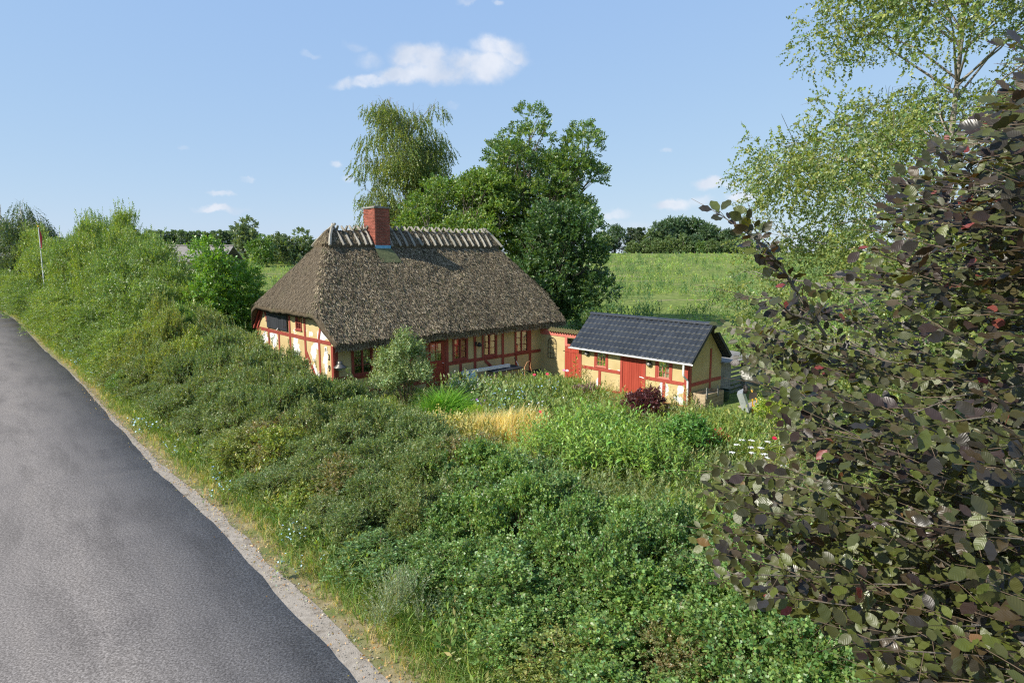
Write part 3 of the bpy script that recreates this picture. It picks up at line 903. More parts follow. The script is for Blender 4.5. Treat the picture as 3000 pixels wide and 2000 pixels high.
straw_layer(26000, 'thatch_straw', -.45, 2.3, EAVE, WIDTH - EAVE, lambda a, b: (zroof(a, b) < 6.9) & (a > aL(b)) & (3.96 + (a + .45) * 1.44 < 2.76 + (b - EAVE) * .985 + .2), .018, .12, roof, zroof, 52, [(.14, .112, .078), (.20, .162, .115), (.26, .215, .155), (.105, .083, .058)])
# hanging fringe under the eave
rg_ = np.random.default_rng(5)
n = 5200
a = rg_.uniform(-.15, 14.35, n); dz = rg_.uniform(0, .30, n)
b = np.full(n, EAVE) - rg_.uniform(-.02, .03, n)
zz = zroof(a, np.full(n, EAVE + .01)) - .10 - dz
ln = rg_.uniform(.05, .12, n); wd = rg_.uniform(.008, .02, n)
Vv = np.concatenate([np.stack([a - wd, b, zz], 1), np.stack([a + wd, b, zz], 1), np.stack([a + rg_.normal(0, .02, n), b - rg_.uniform(0, .03, n), zz - ln], 1)])
i = np.arange(n); Tt = np.stack([i, i + n, i + 2 * n], 1)
c = np.array(PALT)[rg_.integers(0, len(PALT), n)]
link('eave_fringe', mesh_arrays('eave_fringe', Vv, Tt, [M['straw']], col=np.tile(c, (3, 1))), roof, kind='stuff')

# ridge capping --------------------------------------------------------
def zcap(a, b):
    z0 = zroof(a, b)
    return z0 + .20 + .20 * np.clip((z0 - 6.8) / .7, 0, 1)
ca = np.arange(1.2, 13.4, .07); cb = np.arange(3.2, 5.5, .06)
CB, CA = np.meshgrid(cb, ca)
zr = zroof(CA, CB); inside = zr > 6.80 + (vnoise(CA * 4, CB * 4, 9) - .5) * .06
mb = MB(); vid = {}
def cv(i, j, top):
    k = (i, j, top)
    if k not in vid:
        vid[k] = len(mb.v)
        z = float(zcap(ca[i], cb[j])) + (random.random() - .5) * .03 if top else float(zr[i, j]) - .05
        mb.v.append((float(ca[i]), float(cb[j]), z))
    return vid[k]
ZC = zcap(CA, CB) + RNG.normal(0, .012, CA.shape)
cell = inside[:-1, :-1] & inside[1:, :-1] & inside[:-1, 1:] & inside[1:, 1:]
for i in range(cell.shape[0]):
    for j in range(cell.shape[1]):
        if not cell[i, j]: continue
        q = [cv(i, j, 1), cv(i + 1, j, 1), cv(i + 1, j + 1, 1), cv(i, j + 1, 1)]
        mb.f.append(tuple(q)); mb.m.append(0)
        for (di, dj, e0, e1) in ((0, -1, (i, j), (i + 1, j)), (1, 0, (i + 1, j), (i + 1, j + 1)), (0, 1, (i + 1, j + 1), (i, j + 1)), (-1, 0, (i, j + 1), (i, j))):
            ii, jj = i + di, j + dj
            if not (0 <= ii < cell.shape[0] and 0 <= jj < cell.shape[1] and cell[ii, jj]):
                mb.f.append((cv(*e0, 1), cv(*e0, 0), cv(*e1, 0), cv(*e1, 1))); mb.m.append(0)
cap_o = mb.build('ridge_capping', M['thatch'], cot)
straw_layer(9000, 'thatch_straw', 1.3, 13.2, 3.3, 4.6, lambda a, b: zroof(a, b) > 6.86, .026, .14, cap_o, lambda a, b: zcap(a, b), 53, PALT)
def zc1(a, b): return float(zcap(np.array(a), np.array(b)))
log_me = []
for k in range(4):
    mb = MB(); pts = []
    for s in np.linspace(0, 1, 6):
        pts.append((random.uniform(-.012, .012), 0, 0))
    L_ = 1.62
    P = [(random.uniform(-.02, .02), -L_ * s, (.035 * math.sin(PI * s)) + random.uniform(-.01, .01)) for s in np.linspace(0, 1, 6)]
    mb.tube(P, [.058, .072, .076, .074, .078, .070], 5)
    log_me.append(mb.mesh('ridge_log', M['log']))
def log_at(p, q, k):
    """lay a ridge log from its top end p to its foot q"""
    o = link('ridge_log', log_me[k % 4], cot)
    d = (Vector(q) - Vector(p)); y = -d.normalized(); x = y.cross(Vector((0, 0, 1))).normalized(); z = x.cross(y)
    o.matrix_local = Matrix.Translation(Vector(p)) @ Matrix((x, y, z)).transposed().to_4x4() @ Matrix.Diagonal((1, d.length / 1.62, 1, 1))
    return o
CTR = WIDTH / 2
las = [2.50, 2.95, 3.40, 3.83, 4.12] + [5.35 + .452 * i for i in range(16)]
for i, a in enumerate(las):
    da = random.uniform(-.05, .05); ex = random.uniform(.14, .22)
    zt = zc1(a, CTR) + .06
    bf = 3.52
    log_at((a + da, CTR + ex, zt + .16), (a - da, bf, zc1(a, bf) + .02), i)
    log_at((a + .12 + da, CTR - ex, zt + .16), (a + .12 - da, WIDTH - bf, zc1(a, WIDTH - bf) + .02), i + 1)
zt = zc1(2.25, CTR)
log_at((2.42, CTR + .12, zt + .28), (1.72, 3.42, zc1(1.78, 3.5) - .02), 1)
log_at((2.42, CTR - .22, zt + .28), (1.66, 5.2, zc1(1.78, 5.14) - .02), 2)
log_at((12.35, CTR + .2, zc1(12.3, CTR) + .28), (13.0, 3.55, zc1(12.9, 3.62) - .02), 3)
# chimney --------------------------------------------------------------
c0, c1, d0, d1 = 4.30, 5.15, 3.50, 4.62
mb = MB(); mb.box(c0 + .008, c1 - .008, d0 + .008, d1 - .008, 6.3, 8.84)
chim = mb.build('chimney', M['mortar'], cot)
mb = MB(); mb.box(c0 - .07, c1 + .07, d0 - .07, d1 + .07, 8.84, 8.92).box(c0 + .18, c1 - .18, d0 + .25, d1 - .25, 8.92, 8.97)
mb.build('chimney_cap', M['cap_stone'], chim)
CH = .079; zb = 6.70; BL = .2225
mb = MB(); mb.box(-.105, .105, -.011, .02, 0, CH - .012); bm_f = mb.mesh('brick', M['brick'])
mb = MB(); mb.box(-.048, .048, -.0112, .02, 0, CH - .012); bm_h = mb.mesh('brick', M['brick'])
mb = MB(); mb.box(-.011, .02, -.105, .105, 0, CH - .012); bm_l = mb.mesh('brick', M['brick'])
mb = MB(); mb.box(-.0112, .02, -.048, .048, 0, CH - .012); bm_lh = mb.mesh('brick', M['brick'])
back_b = MB()
for r_ in range(27):
    z = zb + r_ * CH
    if z > 8.79: break
    for face in range(4):
        L_ = (c1 - c0) if face % 2 == 0 else (d1 - d0)
        x = 0.0
        off = (r_ + face // 1) % 2
        lens = []
        if off: lens.append(.108)
        while sum(lens) + BL <= L_ + .012: lens.append(BL)
        rest = L_ - sum(lens)
        if rest > .06: lens.append(rest)
        for l in lens:
            m_ = x + l / 2
            if x + l > L_ + .02: break
            half = l < .17
            jz = random.uniform(-.002, .002)
            if face == 0:
                link('brick', bm_h if half else bm_f, chim, (c0 + m_, d0 - random.uniform(0, .004), z + jz))
            elif face == 1:
                if z > 7.0: link('brick', bm_lh if half else bm_l, chim, (c0 - random.uniform(0, .004), d0 + m_, z + jz))
            elif face == 2:
                back_b.box(c0 + x + .006, c0 + x + l - .006, d1 - .02, d1 + .011, z, z + CH - .012)
            else:
                back_b.box(c1 - .02, c1 + .011, d0 + x + .006, d0 + x + l - .006, z, z + CH - .012)
            x += l
bb = back_b.build('brickwork', M['brick'], chim); bb['kind'] = 'stuff'
mb = MB(); mb.box(c0 - .03, c1 + .02, d0 - .045, d0 - .015, 6.76, 6.96).box(c1 + .015, c1 + .03, d0 - .04, d0 + .3, 6.8, 6.95)
mb.build('flashing', M['blue_sheet'], chim)
mb = MB()
for k in range(5):
    b0_ = 3.46 - k * .115; b1_ = b0_ - .135
    z0_ = zc1(4.7, 3.3) - .0 if False else float(zroof(np.array(4.7), np.array(b0_))) + .16 - k * .018
    z1_ = float(zroof(np.array(4.7), np.array(b1_))) + .13 - k * .018
    x0, x1 = c0 - .06, c1 + .08 + k * .05
    mb.add([(x0, b0_, z0_), (x1, b0_, z0_), (x1, b1_, z1_), (x0, b1_, z1_), (x0, b1_, z1_ - .05), (x1, b1_, z1_ - .05)], [(0, 3, 2, 1), (3, 4, 5, 2)])
mb.build('apron', M['lead'], chim)
# iron house number
def text_obj(name, s, size, mat, parent, mtx, ext=.008):
    c = bpy.data.curves.new(name, 'FONT'); c.body = s; c.size = size; c.extrude = ext; c.align_x = 'CENTER'; c.align_y = 'CENTER'
    c.offset = .006
    tmp = bpy.data.objects.new('tmp', c); COL.objects.link(tmp)
    me = bpy.data.meshes.new_from_object(tmp.evaluated_get(bpy.context.evaluated_depsgraph_get()))
    bpy.data.objects.remove(tmp); me.materials.clear(); me.materials.append(mat)
    o = link(name, me, parent); o.matrix_local = mtx
    return o
rot_g = Matrix(((0, 0, -1), (-1, 0, 0), (0, 1, 0))).to_4x4()     # text plane on the gable, reading from outside
text_obj('house_number', '3', .38, M['iron'], cot, Matrix.Translation((-.015, .42, 1.98)) @ rot_g)
text_obj('house_number', '9', .38, M['iron'], cot, Matrix.Translation((-.015, .42, 1.48)) @ rot_g)
mb = MB(); mb.box(-.02, .0, .58, .80, 2.16, 2.44); pl_ = mb.build('sign_plate', M['enamel'], cot)
q = MB(); q.tube([(-.024, .73, 2.23), (-.024, .73, 2.33), (-.024, .71, 2.37), (-.024, .67, 2.37), (-.024, .65, 2.33), (-.024, .65, 2.23)], .014, 5); q.build('sign_emblem', M['iron'], pl_)
# ------------------------------------------------------------------ yard wall with the side gate
AW = 12.8
yw = thing('yard_wall', 'yellow yard wall with mossy tile coping between cottage and shed', 'wall', (*w2(AW, 0), 0), ANG)
PW = lambda u, d, z: (d, u, z)              # here u runs along the wall away from the cottage as negative numbers
w = MB()
wall_grid(w, -4.6, .0, -.7, 2.0, [(-2.95, -1.9, -.7, 1.96)], PW, .2)
w.add([(.2, 0, -.7), (.2, 0, 2.0), (.2, -4.6, 2.0), (.2, -4.6, -.7)], [(0, 1, 2, 3)])
w.build('wall', M['plaster'], yw)
w = MB(); w.box(-.03, .23, -4.6, -.02, 2.0, 2.3); w.box(-.02, .05, -2.08, -1.9, 1.5, 1.999).box(-.022, .05, -2.95, -2.08, 1.52, 1.62)
w.build('red_board', M['pink_wood'], yw)
w = MB(); pbox(w, PW, -2.93, -2.08, .02, .03, 1.62, 1.96); w.build('transom_pane', M['glass'], yw)
w = MB(); w.box(.12, .14, -2.95, -1.9, 1.5, 1.98); w.build('transom_backing', M['black_wood'], yw)
tb = MB(); n = 9
for s_, (y0, z0, y1, z1) in enumerate([(-.17, 2.26, .1, 2.42)]):
    vs = []
    for i in range(n + 1):
        u = i / n; zc = .045 * math.sin(u * 2 * PI) + (.02 if u > .6 else 0)
        vs += [(y0, -.19 * u, z0 + zc), (y1, -.19 * u, z1 + zc)]
    tb.add(vs, [(2 * i, 2 * i + 2, 2 * i + 3, 2 * i + 1) for i in range(n)])
    tb.add([(v[0], v[1], v[2] - .018) for v in vs[::2]] + [v for v in vs[::2]], [(i, i + 1, i + 1 + n + 1, i + n + 1) for i in range(n)])
    vs2 = [(.37 - v[0] * 1 - .17, v[1], v[2]) for v in vs]
    tb.add([(.1, v[1], v[2]) for v in vs[1::2]] + [(.37, v[1], v[2] - .16) for v in vs[1::2]], [(i, i + 1, i + n + 2, i + n + 1) for i in range(n)])
tile_me = tb.mesh('coping_tile', M['moss_tile'])
for i in range(18):
    link('coping_tile', tile_me, yw, (0, -.72 - .19 * i, random.uniform(-.006, .006)), random.uniform(-.02, .02))
gate = MB(); pbox(gate, PW, -2.94, -1.91, -.012, .01, 1.18, 1.26); pbox(gate, PW, -2.94, -1.91, .03, .05, -.62, 1.5)
gate_o = gate.build('gate', M['red_door'], yw, )
gate_o['label'] = 'red plank gate'
for i in range(8):
    q = MB(); u0 = -2.94 + i * .129; pbox(q, PW, u0 + .004, u0 + .125, .008 + random.uniform(0, .004), .03, -.62, 1.5); q.build('plank', M['red_door'], gate_o)
q = MB(); q.tube([(-.0, -1.9, 1.22), (-.02, -1.80, 1.22)], .02, 6); q.build('hinge', M['iron'], gate_o)
# wrought iron arched lattice on it
tr = thing('iron_lattice', 'dark iron arched window lattice hung on the yard wall', 'trellis', (*w2(AW - .05, -.96), .71), ANG)
q = MB(); r0 = .31; hs = .86
def arc(r, k=12): return [(0, r * math.cos(PI * i / k), hs + r * math.sin(PI * i / k)) for i in range(k + 1)]
q.tube([(0, r0, 0)] + arc(r0) + [(0, -r0, 0)], .016, 5); q.build('frame', M['iron'], tr)
q = MB(); q.tube([(0, r0, 0), (0, -r0, 0)], .016, 5)
for z in (.29, .58, .86): q.tube([(0, r0, z), (0, -r0, z)], .011, 5)
for y in (-.10, .10): q.tube([(0, y, 0), (0, y, hs)], .011, 5)
q.tube(arc(.10, 8), .011, 5)
for k in (1, 2, 3, 4, 5):
    a = PI * k / 6; q.tube([(0, .10 * math.cos(a), hs + .10 * math.sin(a)), (0, r0 * math.cos(a), hs + r0 * math.sin(a))], .010, 5)
q.build('bars', M['iron'], tr)

# ------------------------------------------------------------------ shed
SA, SB = 10.75, -10.956
shed = thing('garden_shed', 'long yellow shed with red timber frame and black tiled roof', 'shed', (*w2(SA, SB), 0), ANG)
SL, SW_, ED = 6.2, 2.68, 1.98
RZ = 3.52; RA = 1.34
holes = [(4.50, 5.08, 1.15, 1.87), (.95, 1.54, 1.10, 1.84), (2.33, 3.50, -.3, 1.82)]
w = MB()
wall_grid(w, 0, SL, -.5, ED, holes, PG, .12)
w.add([(0, 0, -.5), (SW_, 0, -.5), (SW_, 0, ED), (RA, 0, RZ - .12), (0, 0, ED)], [(0, 1, 2, 3, 4)])
w.add([(0, SL, -.5), (SW_, SL, -.5), (SW_, SL, ED), (RA, SL, RZ - .12), (0, SL, ED)], [(4, 3, 2, 1, 0)])
w.add([(SW_, 0, -.5), (SW_, SL, -.5), (SW_, SL, ED), (SW_, 0, ED)], [(0, 1, 2, 3)])
w.build('wall', M['shed_plaster'], shed)
w = MB(); w.box(.6, .65, .1, SL - .1, -.4, 1.95).box(.12, .6, .1, SL - .1, 1.9, 1.95).build('interior', M['interior'], shed)
M['red_bright'] = pmat('brick_red_timber', (.30, .050, .034), (.37, .072, .048), 5, .55, .25, bscale=30, stretch=(1, 1, .3), c3=(.62, .58, .55), s3=2.4, t3=(.67, .69))
def st(*a, **k): return timber(*a, root=shed, mat=M['red_bright'], **k)
for b, z0, z1, wd in [(.10, -.3, ED - .06, .2), (6.11, -.3, ED - .06, .18), (4.98 + .16, 1.08, ED - .06, .13), (4.43, 1.08, ED - .06, .13), (1.61, 1.06, ED - .06, .14), (.88, 1.06, ED - .06, .14), (3.57, -.3, ED - .06, .13), (2.26, -.3, ED - .06, .13), (4.86, .1, .92, .15), (1.22, .06, .9, .15)]:
    st(PG, b, z0, b, z1, wd)
st(PG, 6.02, 1.0, 3.64, 1.0, .15, proud=.016); st(PG, 2.19, .98, .2, .98, .15, proud=.016)
st(PG, 6.02, .02, 3.64, .02, .13, proud=.018); st(PG, 2.19, -.03, .2, -.03, .12, proud=.018)
PE = lambda u, d, z: (u, d, z)
st(PE, .1, -.3, .1, ED, .18, proud=.026); st(PE, 1.74, -.2, 1.74, ED + .4, .13); st(PE, .19, .95, 1.67, .95, .15, proud=.016); st(PE, 1.81, .95, SW_, .95, .15, proud=.016)
for h in holes[:2]:
    window(PG, h[0], h[1], h[2], h[3], 3, 3, shed, leaves=1, mat=M['pink_wood'], fr=.03, proud=.0, curtain=M['curtain_pale'])
door = MB(); pbox(door, PG, 2.33, 3.50, .035, .05, -.3, 1.82); pbox(door, PG, 2.36, 3.47, .028, .036, 1.0, 1.1)
door_o = door.build('door', M['red_door'], shed, ); door_o['label'] = 'red plank shed door'
for i in range(9):
    q = MB(); u0 = 2.335 + i * .1295; pbox(q, PG, u0 + .004, u0 + .1255, .006 + random.uniform(0, .006), .035, -.28, 1.81); q.build('plank', M['red_door'], door_o)
q = MB(); q.bar((-.01, 2.52, .98), (-.01, 2.28, .95), .035, .015, (-1, 0, 0)); q.build('latch', M['white_metal'], door_o)
# roof: deck, one tile per piece, ridge caps, gutter
VB0, VB1 = -.32, 6.58
ea, ez = -.27, 1.97
sl = (RZ - ez) / (RA - ea)
w = MB()
w.prism([(ea + .03, ez - .05), (RA, RZ - .05), (2 * RA - ea - .03, ez - .05), (2 * RA - ea - .03, ez - .11), (RA, RZ - .13), (ea + .03, ez - .11)], 1, VB0 + .02, VB1 - .02)
w.build('roof_deck', M['black_wood'], shed)
w = MB(); w.prism([(RA, RZ), (2 * RA - ea, ez), (2 * RA - ea, ez - .05), (RA, RZ - .05)], 1, VB0, VB1); w.build('rear_roof_sheet', M['tile'], shed)
ROWS, COLS = 7, 26
slen = math.hypot(RA - ea, RZ - ez); tl_ = slen / ROWS; tw = (VB1 - VB0) / COLS
ang = math.atan2(RZ - ez, RA - ea)
tb = MB(); K = 8; vs = []
for (x, zo) in ((-.02, .042), (tl_ * .97, .004), (-.024, .002)):
    for i in range(K + 1):
        u = i / K
        vs.append((x, tw * u, zo + .030 * math.sin(u * 2 * PI - .6) + .012))
fs = []
tb.add(vs, [(i, i + K + 1, i + K + 2, i + 1) for i in range(K)], 0)
tb.add(vs, [(i, i + 1, i + 2 * K + 3, i + 2 * K + 2) for i in range(K)], 1)
M['tile_edge'] = pmat('pale_tile_edge', (.16, .17, .18), (.42, .42, .41), 9, .5, spec=.4)  # lower lip of each tile, a paler grey than its face
tile_me = tb.mesh('roof_tile', [M['tile'], M['tile_edge']], smooth=False)
for r_ in range(ROWS):
    for c in range(COLS):
        o = link('roof_tile', tile_me, shed, (ea + math.cos(ang) * tl_ * r_, VB0 + tw * c, ez + math.sin(ang) * tl_ * r_ + random.uniform(-.002, .003)))
        o.rotation_euler = (0, -ang, 0)
rc = MB(); K = 7
rl = (VB1 - VB0) / 17
prof = [(.13 * math.cos(PI * i / K), .10 * math.sin(PI * i / K)) for i in range(K + 1)]
vs = [(p[0], 0, p[1]) for p in prof] + [(p[0] * 1.08, rl * .93, p[1] * 1.1) for p in prof] + [(p[0] * 1.12, rl * .93, p[1] * 1.16) for p in prof] + [(p[0] * 1.12, rl * 1.01, p[1] * 1.16) for p in prof]
fs = []
for j in range(3):
    fs += [(j * (K + 1) + i, j * (K + 1) + i + 1, (j + 1) * (K + 1) + i + 1, (j + 1) * (K + 1) + i) for i in range(K)]
rc.add(vs, fs); rc_me = rc.mesh('ridge_tile', M['tile'])
for i in range(17): link('ridge_tile', rc_me, shed, (RA, VB0 + rl * i, RZ - .03))
g = MB(); K = 6
for j, (yy0, yy1) in enumerate([(VB0 - .02, VB1 + .02)]):
    pr = [(-.065 * math.cos(PI * i / K), -.065 * math.sin(PI * i / K)) for i in range(K + 1)]
    po = [(p[0] * 1.12, p[1] * 1.12) for p in pr]
    g.prism(pr + po[::-1], 1, yy0, yy1)
g_ = g.build('gutter', M['white_metal'], shed, loc=(ea - .055, 0, ez - .03))
q = MB(); q.tube([(ea - .055, .06, ez - .06), (ea - .055, .06, 1.45), (ea - .04, .06, 1.40), (-.07, .02, 1.18), (-.06, .0, 1.1), (-.06, -.01, .1)], .042, 8); q.build('downpipe', M['white_metal'], shed)
q = MB(); q.bar((ea - .02, VB0 + .01, ez - .02), (RA, VB0 + .01, RZ - .02), .13, .025, (0, -1, 0)); q.bar((2 * RA - ea, VB0 + .01, ez - .02), (RA, VB0 + .01, RZ - .02), .13, .025, (0, -1, 0)); q.build('verge_board', M['black_wood'], shed)
# wall lamps of the shed
def dome_lamp(b, z, label):
    t = thing('wall_lamp', label, 'lamp', (*w2(SA - .02, SB + b), z), ANG, 'half dome lamps on the shed wall')
    q = MB(); K = 8; vs = []
    for i in range(K + 1):
        th = PI * i / K
        for j in range(5):
            ph = PI / 2 * j / 4
            vs.append((-.17 * math.sin(th) * math.cos(ph), .17 * math.cos(th) * math.cos(ph), .17 * math.sin(ph)))
    fs = [(i * 5 + j, (i + 1) * 5 + j, (i + 1) * 5 + j + 1, i * 5 + j + 1) for i in range(K) for j in range(4)]
    q.add(vs, fs); q.build('hood', M['lamp_metal'], t, smooth=True)
    q = MB(); q.box(-.02, .02, -.06, .06, -.06, .14); q.build('back_plate', M['iron'], t)
    q = MB(); q.lathe([(0, -.06), (.035, -.05), (.05, -.01), (.04, .03), (0, .05)], 10, c=(-.07, 0, 0)); q.build('bulb', M['white_metal'], t, smooth=True)
dome_lamp(5.66, 1.66, 'half dome lamp on the shed wall left of the plank door')
dome_lamp(2.0, 1.60, 'half dome lamp on the shed wall right of the plank door')
# lantern at the cottage corner
t = thing('wall_lantern', 'round weathered metal lantern on the cottage corner post', 'lantern', (*w2(.12, -.03), 1.78), ANG)
q = MB(); q.tube([(0, 0, -.02), (0, -.10, .12), (0, -.20, .14), (0, -.26, .06)], .02, 6); q.tube([(0, .02, -.1), (0, .02, .06)], .05, 6); q.build('arm', M['iron'], t)
q = MB(); q.lathe([(.0, .12), (.10, .11), (.11, .0), (.115, -.02), (.28, -.14), (.29, -.17), (.27, -.17), (.1, -.06)], 16, c=(0, -.30, 0)); q.build('hood', M['lamp_metal'], t, smooth=True)
q = MB(); q.lathe([(.19, -.15), (.20, -.2), (.18, -.25), (.1, -.28), (0, -.29)], 14, c=(0, -.30, 0)); q.build('glass_bowl', M['zinc'], t, smooth=True)
# small lamp by the third window
t = thing('wall_lamp', 'small black lamp between the red curtain window and the next window', 'lamp', (*w2(8.0, -.02), 1.86), ANG)
q = MB(); q.box(-.05, .05, -.02, .0, -.1, .12); q.tube([(0, -.01, .05), (0, -.12, .1), (.05, -.2, .06)], .015, 6); q.build('arm', M['iron'], t)
q = MB(); q.lathe([(.02, .10), (.05, .09), (.14, -.04), (.12, -.10), (.05, -.12)], 10, c=(.06, -.22, 0)); q.build('lamp_shade', M['iron'], t)

# ------------------------------------------------------------------ things along the cottage front
t = thing('white_board', 'long white painted beam lying on the dark bench under the windows', 'beam', (*w2(8.2, -1.0), .62), ANG)
q = MB(); q.box(-1.32, 1.28, -.06, .06, 0, .15); q.build('board', M['white_wood'], t)
q = MB(); q.box(1.18, 1.285, -.065, .065, -.12, -.001); q.build('end_block', M['white_wood'], t)
t = thing('garden_table', 'low dark wooden table with a black cover below the third window', 'table', (*w2(9.0, -1.05), 0), ANG)
q = MB(); q.add([(-.95, -.42, .56), (1.0, -.42, .60), (1.05, .42, .62), (-.9, .42, .60), (-.95, -.44, .50), (1.0, -.44, .54), (1.05, .42, .56), (-.9, .42, .54)], [(0, 1, 2, 3), (0, 4, 5, 1), (1, 5, 6, 2), (2, 6, 7, 3), (3, 7, 4, 0)]); q.build('cover', M['black_wood'], t)
q = MB(); q.box(-.85, .9, -.36, .36, .30, .50); q.build('apron', M['crate_wood'], t)
for x in (-.8, .85):
    for y in (-.3, .3):
        q = MB(); q.box(x - .04, x + .04, y - .04, y + .04, -.3, .3); q.build('leg', M['crate_wood'], t)
t = thing('blue_board', 'pale blue board leaning low against the cottage wall', 'board', (*w2(7.2, -.75), -.25), ANG)
q = MB(); q.add([(-.48, 0, 0), (.48, 0, 0), (.48, .35, .85), (-.48, .35, .85), (-.48, .03, 0), (.48, .03, 0), (.48, .38, .85), (-.48, .38, .85)], [(0, 1, 2, 3), (7, 6, 5, 4), (0, 4, 5, 1), (1, 5, 6, 2), (2, 6, 7, 3), (3, 7, 4, 0)]); q.build('panel', M['pale_blue'], t)
q = MB(); q.bar((-.48, .34, .86), (.48, .34, .86), .05, .05, (0, -1, 0)); q.build('edge_trim', M['white_wood'], t)
t = thing('broom', 'black and white broom leaning beside the dark table', 'broom', (*w2(10.55, -.75), -.2), ANG)
q = MB(); q.tube([(.12, -.2, .05), (-.12, .25, .95)], .018, 6); q.build('handle', M['white_metal'], t)
q = MB(); q.tube([(-.12, .25, .93), (-.17, .34, 1.12)], [.02, .035], 6); q.build('grip', M['iron'], t)
q = MB(); q.box(-.03, .27, -.26, -.16, -.08, .06); q.build('brush_head', M['iron'], t)
t = thing('garden_hose', 'orange brown hose standing in a loop among the weeds', 'hose', (*w2(9.6, -2.2), 0), ANG)
q = MB()
pts = [(-.6, -.5, .1), (-.35, -.2, .4), (-.15, 0, .75), (.02, 0, .98), (.2, 0, 1.02), (.3, 0, .9), (.25, 0, .75), (.3, -.1, .4), (.4, -.3, .05)]
q.tube(pts, .022, 6); q.build('tube', M['hose'], t, smooth=True)

# ------------------------------------------------------------------ things right of the shed
annex = thing('grey_annex', 'narrow grey board annex behind the shed end', 'outbuilding', (*w2(SA + SW_ + .02, SB + .05), 0), ANG)
q = MB(); q.box(.03, .95, .03, 2.4, -.3, 1.58); q.build('body', M['grey_wood'], annex)
for i in range(6):
    q = MB(); q.box(.0 + i * .16, .152 + i * .16, 0, .03, -.3, 1.58 + random.uniform(-.01, .01)); q.build('plank', M['grey_wood'], annex)
q = MB(); q.add([(-.1, -.25, 1.66), (3.6, -.25, 1.55), (3.6, 2.6, 1.72), (-.1, 2.6, 1.80), (-.1, -.25, 1.61), (3.6, -.25, 1.50), (3.6, 2.6, 1.67), (-.1, 2.6, 1.75)], [(0, 1, 2, 3), (0, 4, 5, 1), (1, 5, 6, 2), (2, 6, 7, 3), (3, 7, 4, 0), (7, 6, 5, 4)]); q.build('roof_sheet', M['grey_wood'], annex)
for x in (2.2, 3.5):
    q = MB(); q.box(x, x + .09, -.1, 0, -.3, 1.5); q.build('post', M['grey_wood'], annex)
fence = thing('pallet_fence', 'grey horizontal pallet board fence right of the shed', 'fence', (*w2(SA + 3.75, SB + .1), 0), ANG)
for k in range(6):
    q = MB(); z = .02 + k * .21; q.box(-.1, 3.6, random.uniform(-.01, .01), .03, z, z + .13); q.build('board', M['grey_wood'], fence)
for x in (0, 1.2, 2.4, 3.5):
    q = MB(); q.box(x, x + .09, .03, .12, -.2, 1.35); q.build('post', M['grey_wood'], fence)
lat = thing('lattice_panel', 'dark green diamond lattice panel beside the grey annex', 'lattice', (*w2(SA + 3.8, SB + 1.4), 0), ANG)
q = MB()
for k in range(-9, 14):
    a0 = (k * .13, 0, .8); 
    x0, z0, x1, z1 = k * .13, .8, k * .13 + 1.1, 1.9
    if x0 < 0: z0 -= x0; x0 = 0
    if x1 > 1.6: z1 -= x1 - 1.6; x1 = 1.6
    if x1 > x0 + .02:
        q.bar((x0, 0, z0), (x1, 0, z1), .022, .012, (0, -1, 0)); q.bar((1.6 - x0, .014, z0), (1.6 - x1, .014, z1), .022, .012, (0, -1, 0))
q.build('slats', M['green_plastic'], lat)
q = MB(); q.box(-.04, 0, -.02, .03, 0, 1.95).box(1.6, 1.64, -.02, .03, 0, 1.95).box(0, 1.6, -.02, .03, 1.9, 1.95).box(0, 1.6, -.021, .03, .76, .8); q.build('frame', M['green_plastic'], lat)
crate = thing('wooden_planter', 'brown wooden crate of planks against the shed end wall', 'crate', (*w2(SA + .95, SB - .42), -.1), ANG)
for k in range(4):
    q = MB(); q.box(-.75, .75, -.3, -.275, .05 + k * .17, .205 + k * .17); q.build('plank', M['crate_wood'], crate)
q = MB(); q.box(-.75, -.72, -.274, .3, .05, .73).box(.72, .75, -.274, .3, .05, .73).box(-.72, .72, .27, .3, .05, .73).box(-.72, .72, -.274, .27, .05, .6); q.build('body', M['crate_wood'], crate)
for x in (-.66, .22):
    q = MB(); q.bar((x, -.31, .55), (x + .06, -.25, 1.0), .1, .03, (0, -1, 0)); q.build('stake', M['grey_wood'], crate)
butt = thing('green_tub', 'dark green tub standing by the end of the shed', 'tub', (*w2(SA + 2.3, SB - .35), -.1), ANG)
q = MB(); q.lathe([(.0, 0), (.24, 0), (.29, .5), (.31, .52), (.31, .56), (.27, .56), (.25, .1)], 16); q.build('body', M['green_plastic'], butt)
q = MB(); q.lathe([(.30, .54), (.325, .55), (.325, .59), (.30, .6), (.28, .57)], 16); q.build('rim', M['green_plastic'], butt)
barrow = thing('wheelbarrow', 'yellow tube framed wheelbarrow with a grey tray tipped on end', 'wheelbarrow', (*w2(11.6, -13.2), 0), ANG + R(25))
q = MB(); q.add([(-.45, -.1, .15), (.45, -.1, .15), (.5, .18, .95), (-.5, .18, .95), (-.33, .18, .22), (.33, .18, .22), (.36, .40, .85), (-.36, .40, .85)], [(0, 1, 5, 4), (1, 2, 6, 5), (2, 3, 7, 6), (3, 0, 4, 7), (4, 5, 6, 7), (0, 3, 2, 1)]); q.build('tray', M['zinc'], barrow)
q = MB(); q.tube([(-.75, -.35, .62), (-.85, -.38, .72), (-.80, -.36, .82), (-.2, -.16, .80), (.35, -.14, .66), (.62, -.12, 1.0)], .026, 6); q.build('frame', M['yellow_tube'], barrow)
q = MB(); q.tube([(-.76, -.34, .60), (-.35, -.3, .40), (.2, -.2, .36), (.3, -.2, .0)], .026, 6); q.tube([(.0, -.25, .0), (-.12, -.2, .6), (.05, -.15, 1.2)], .026, 6); q.build('leg', M['yellow_tube'], barrow)
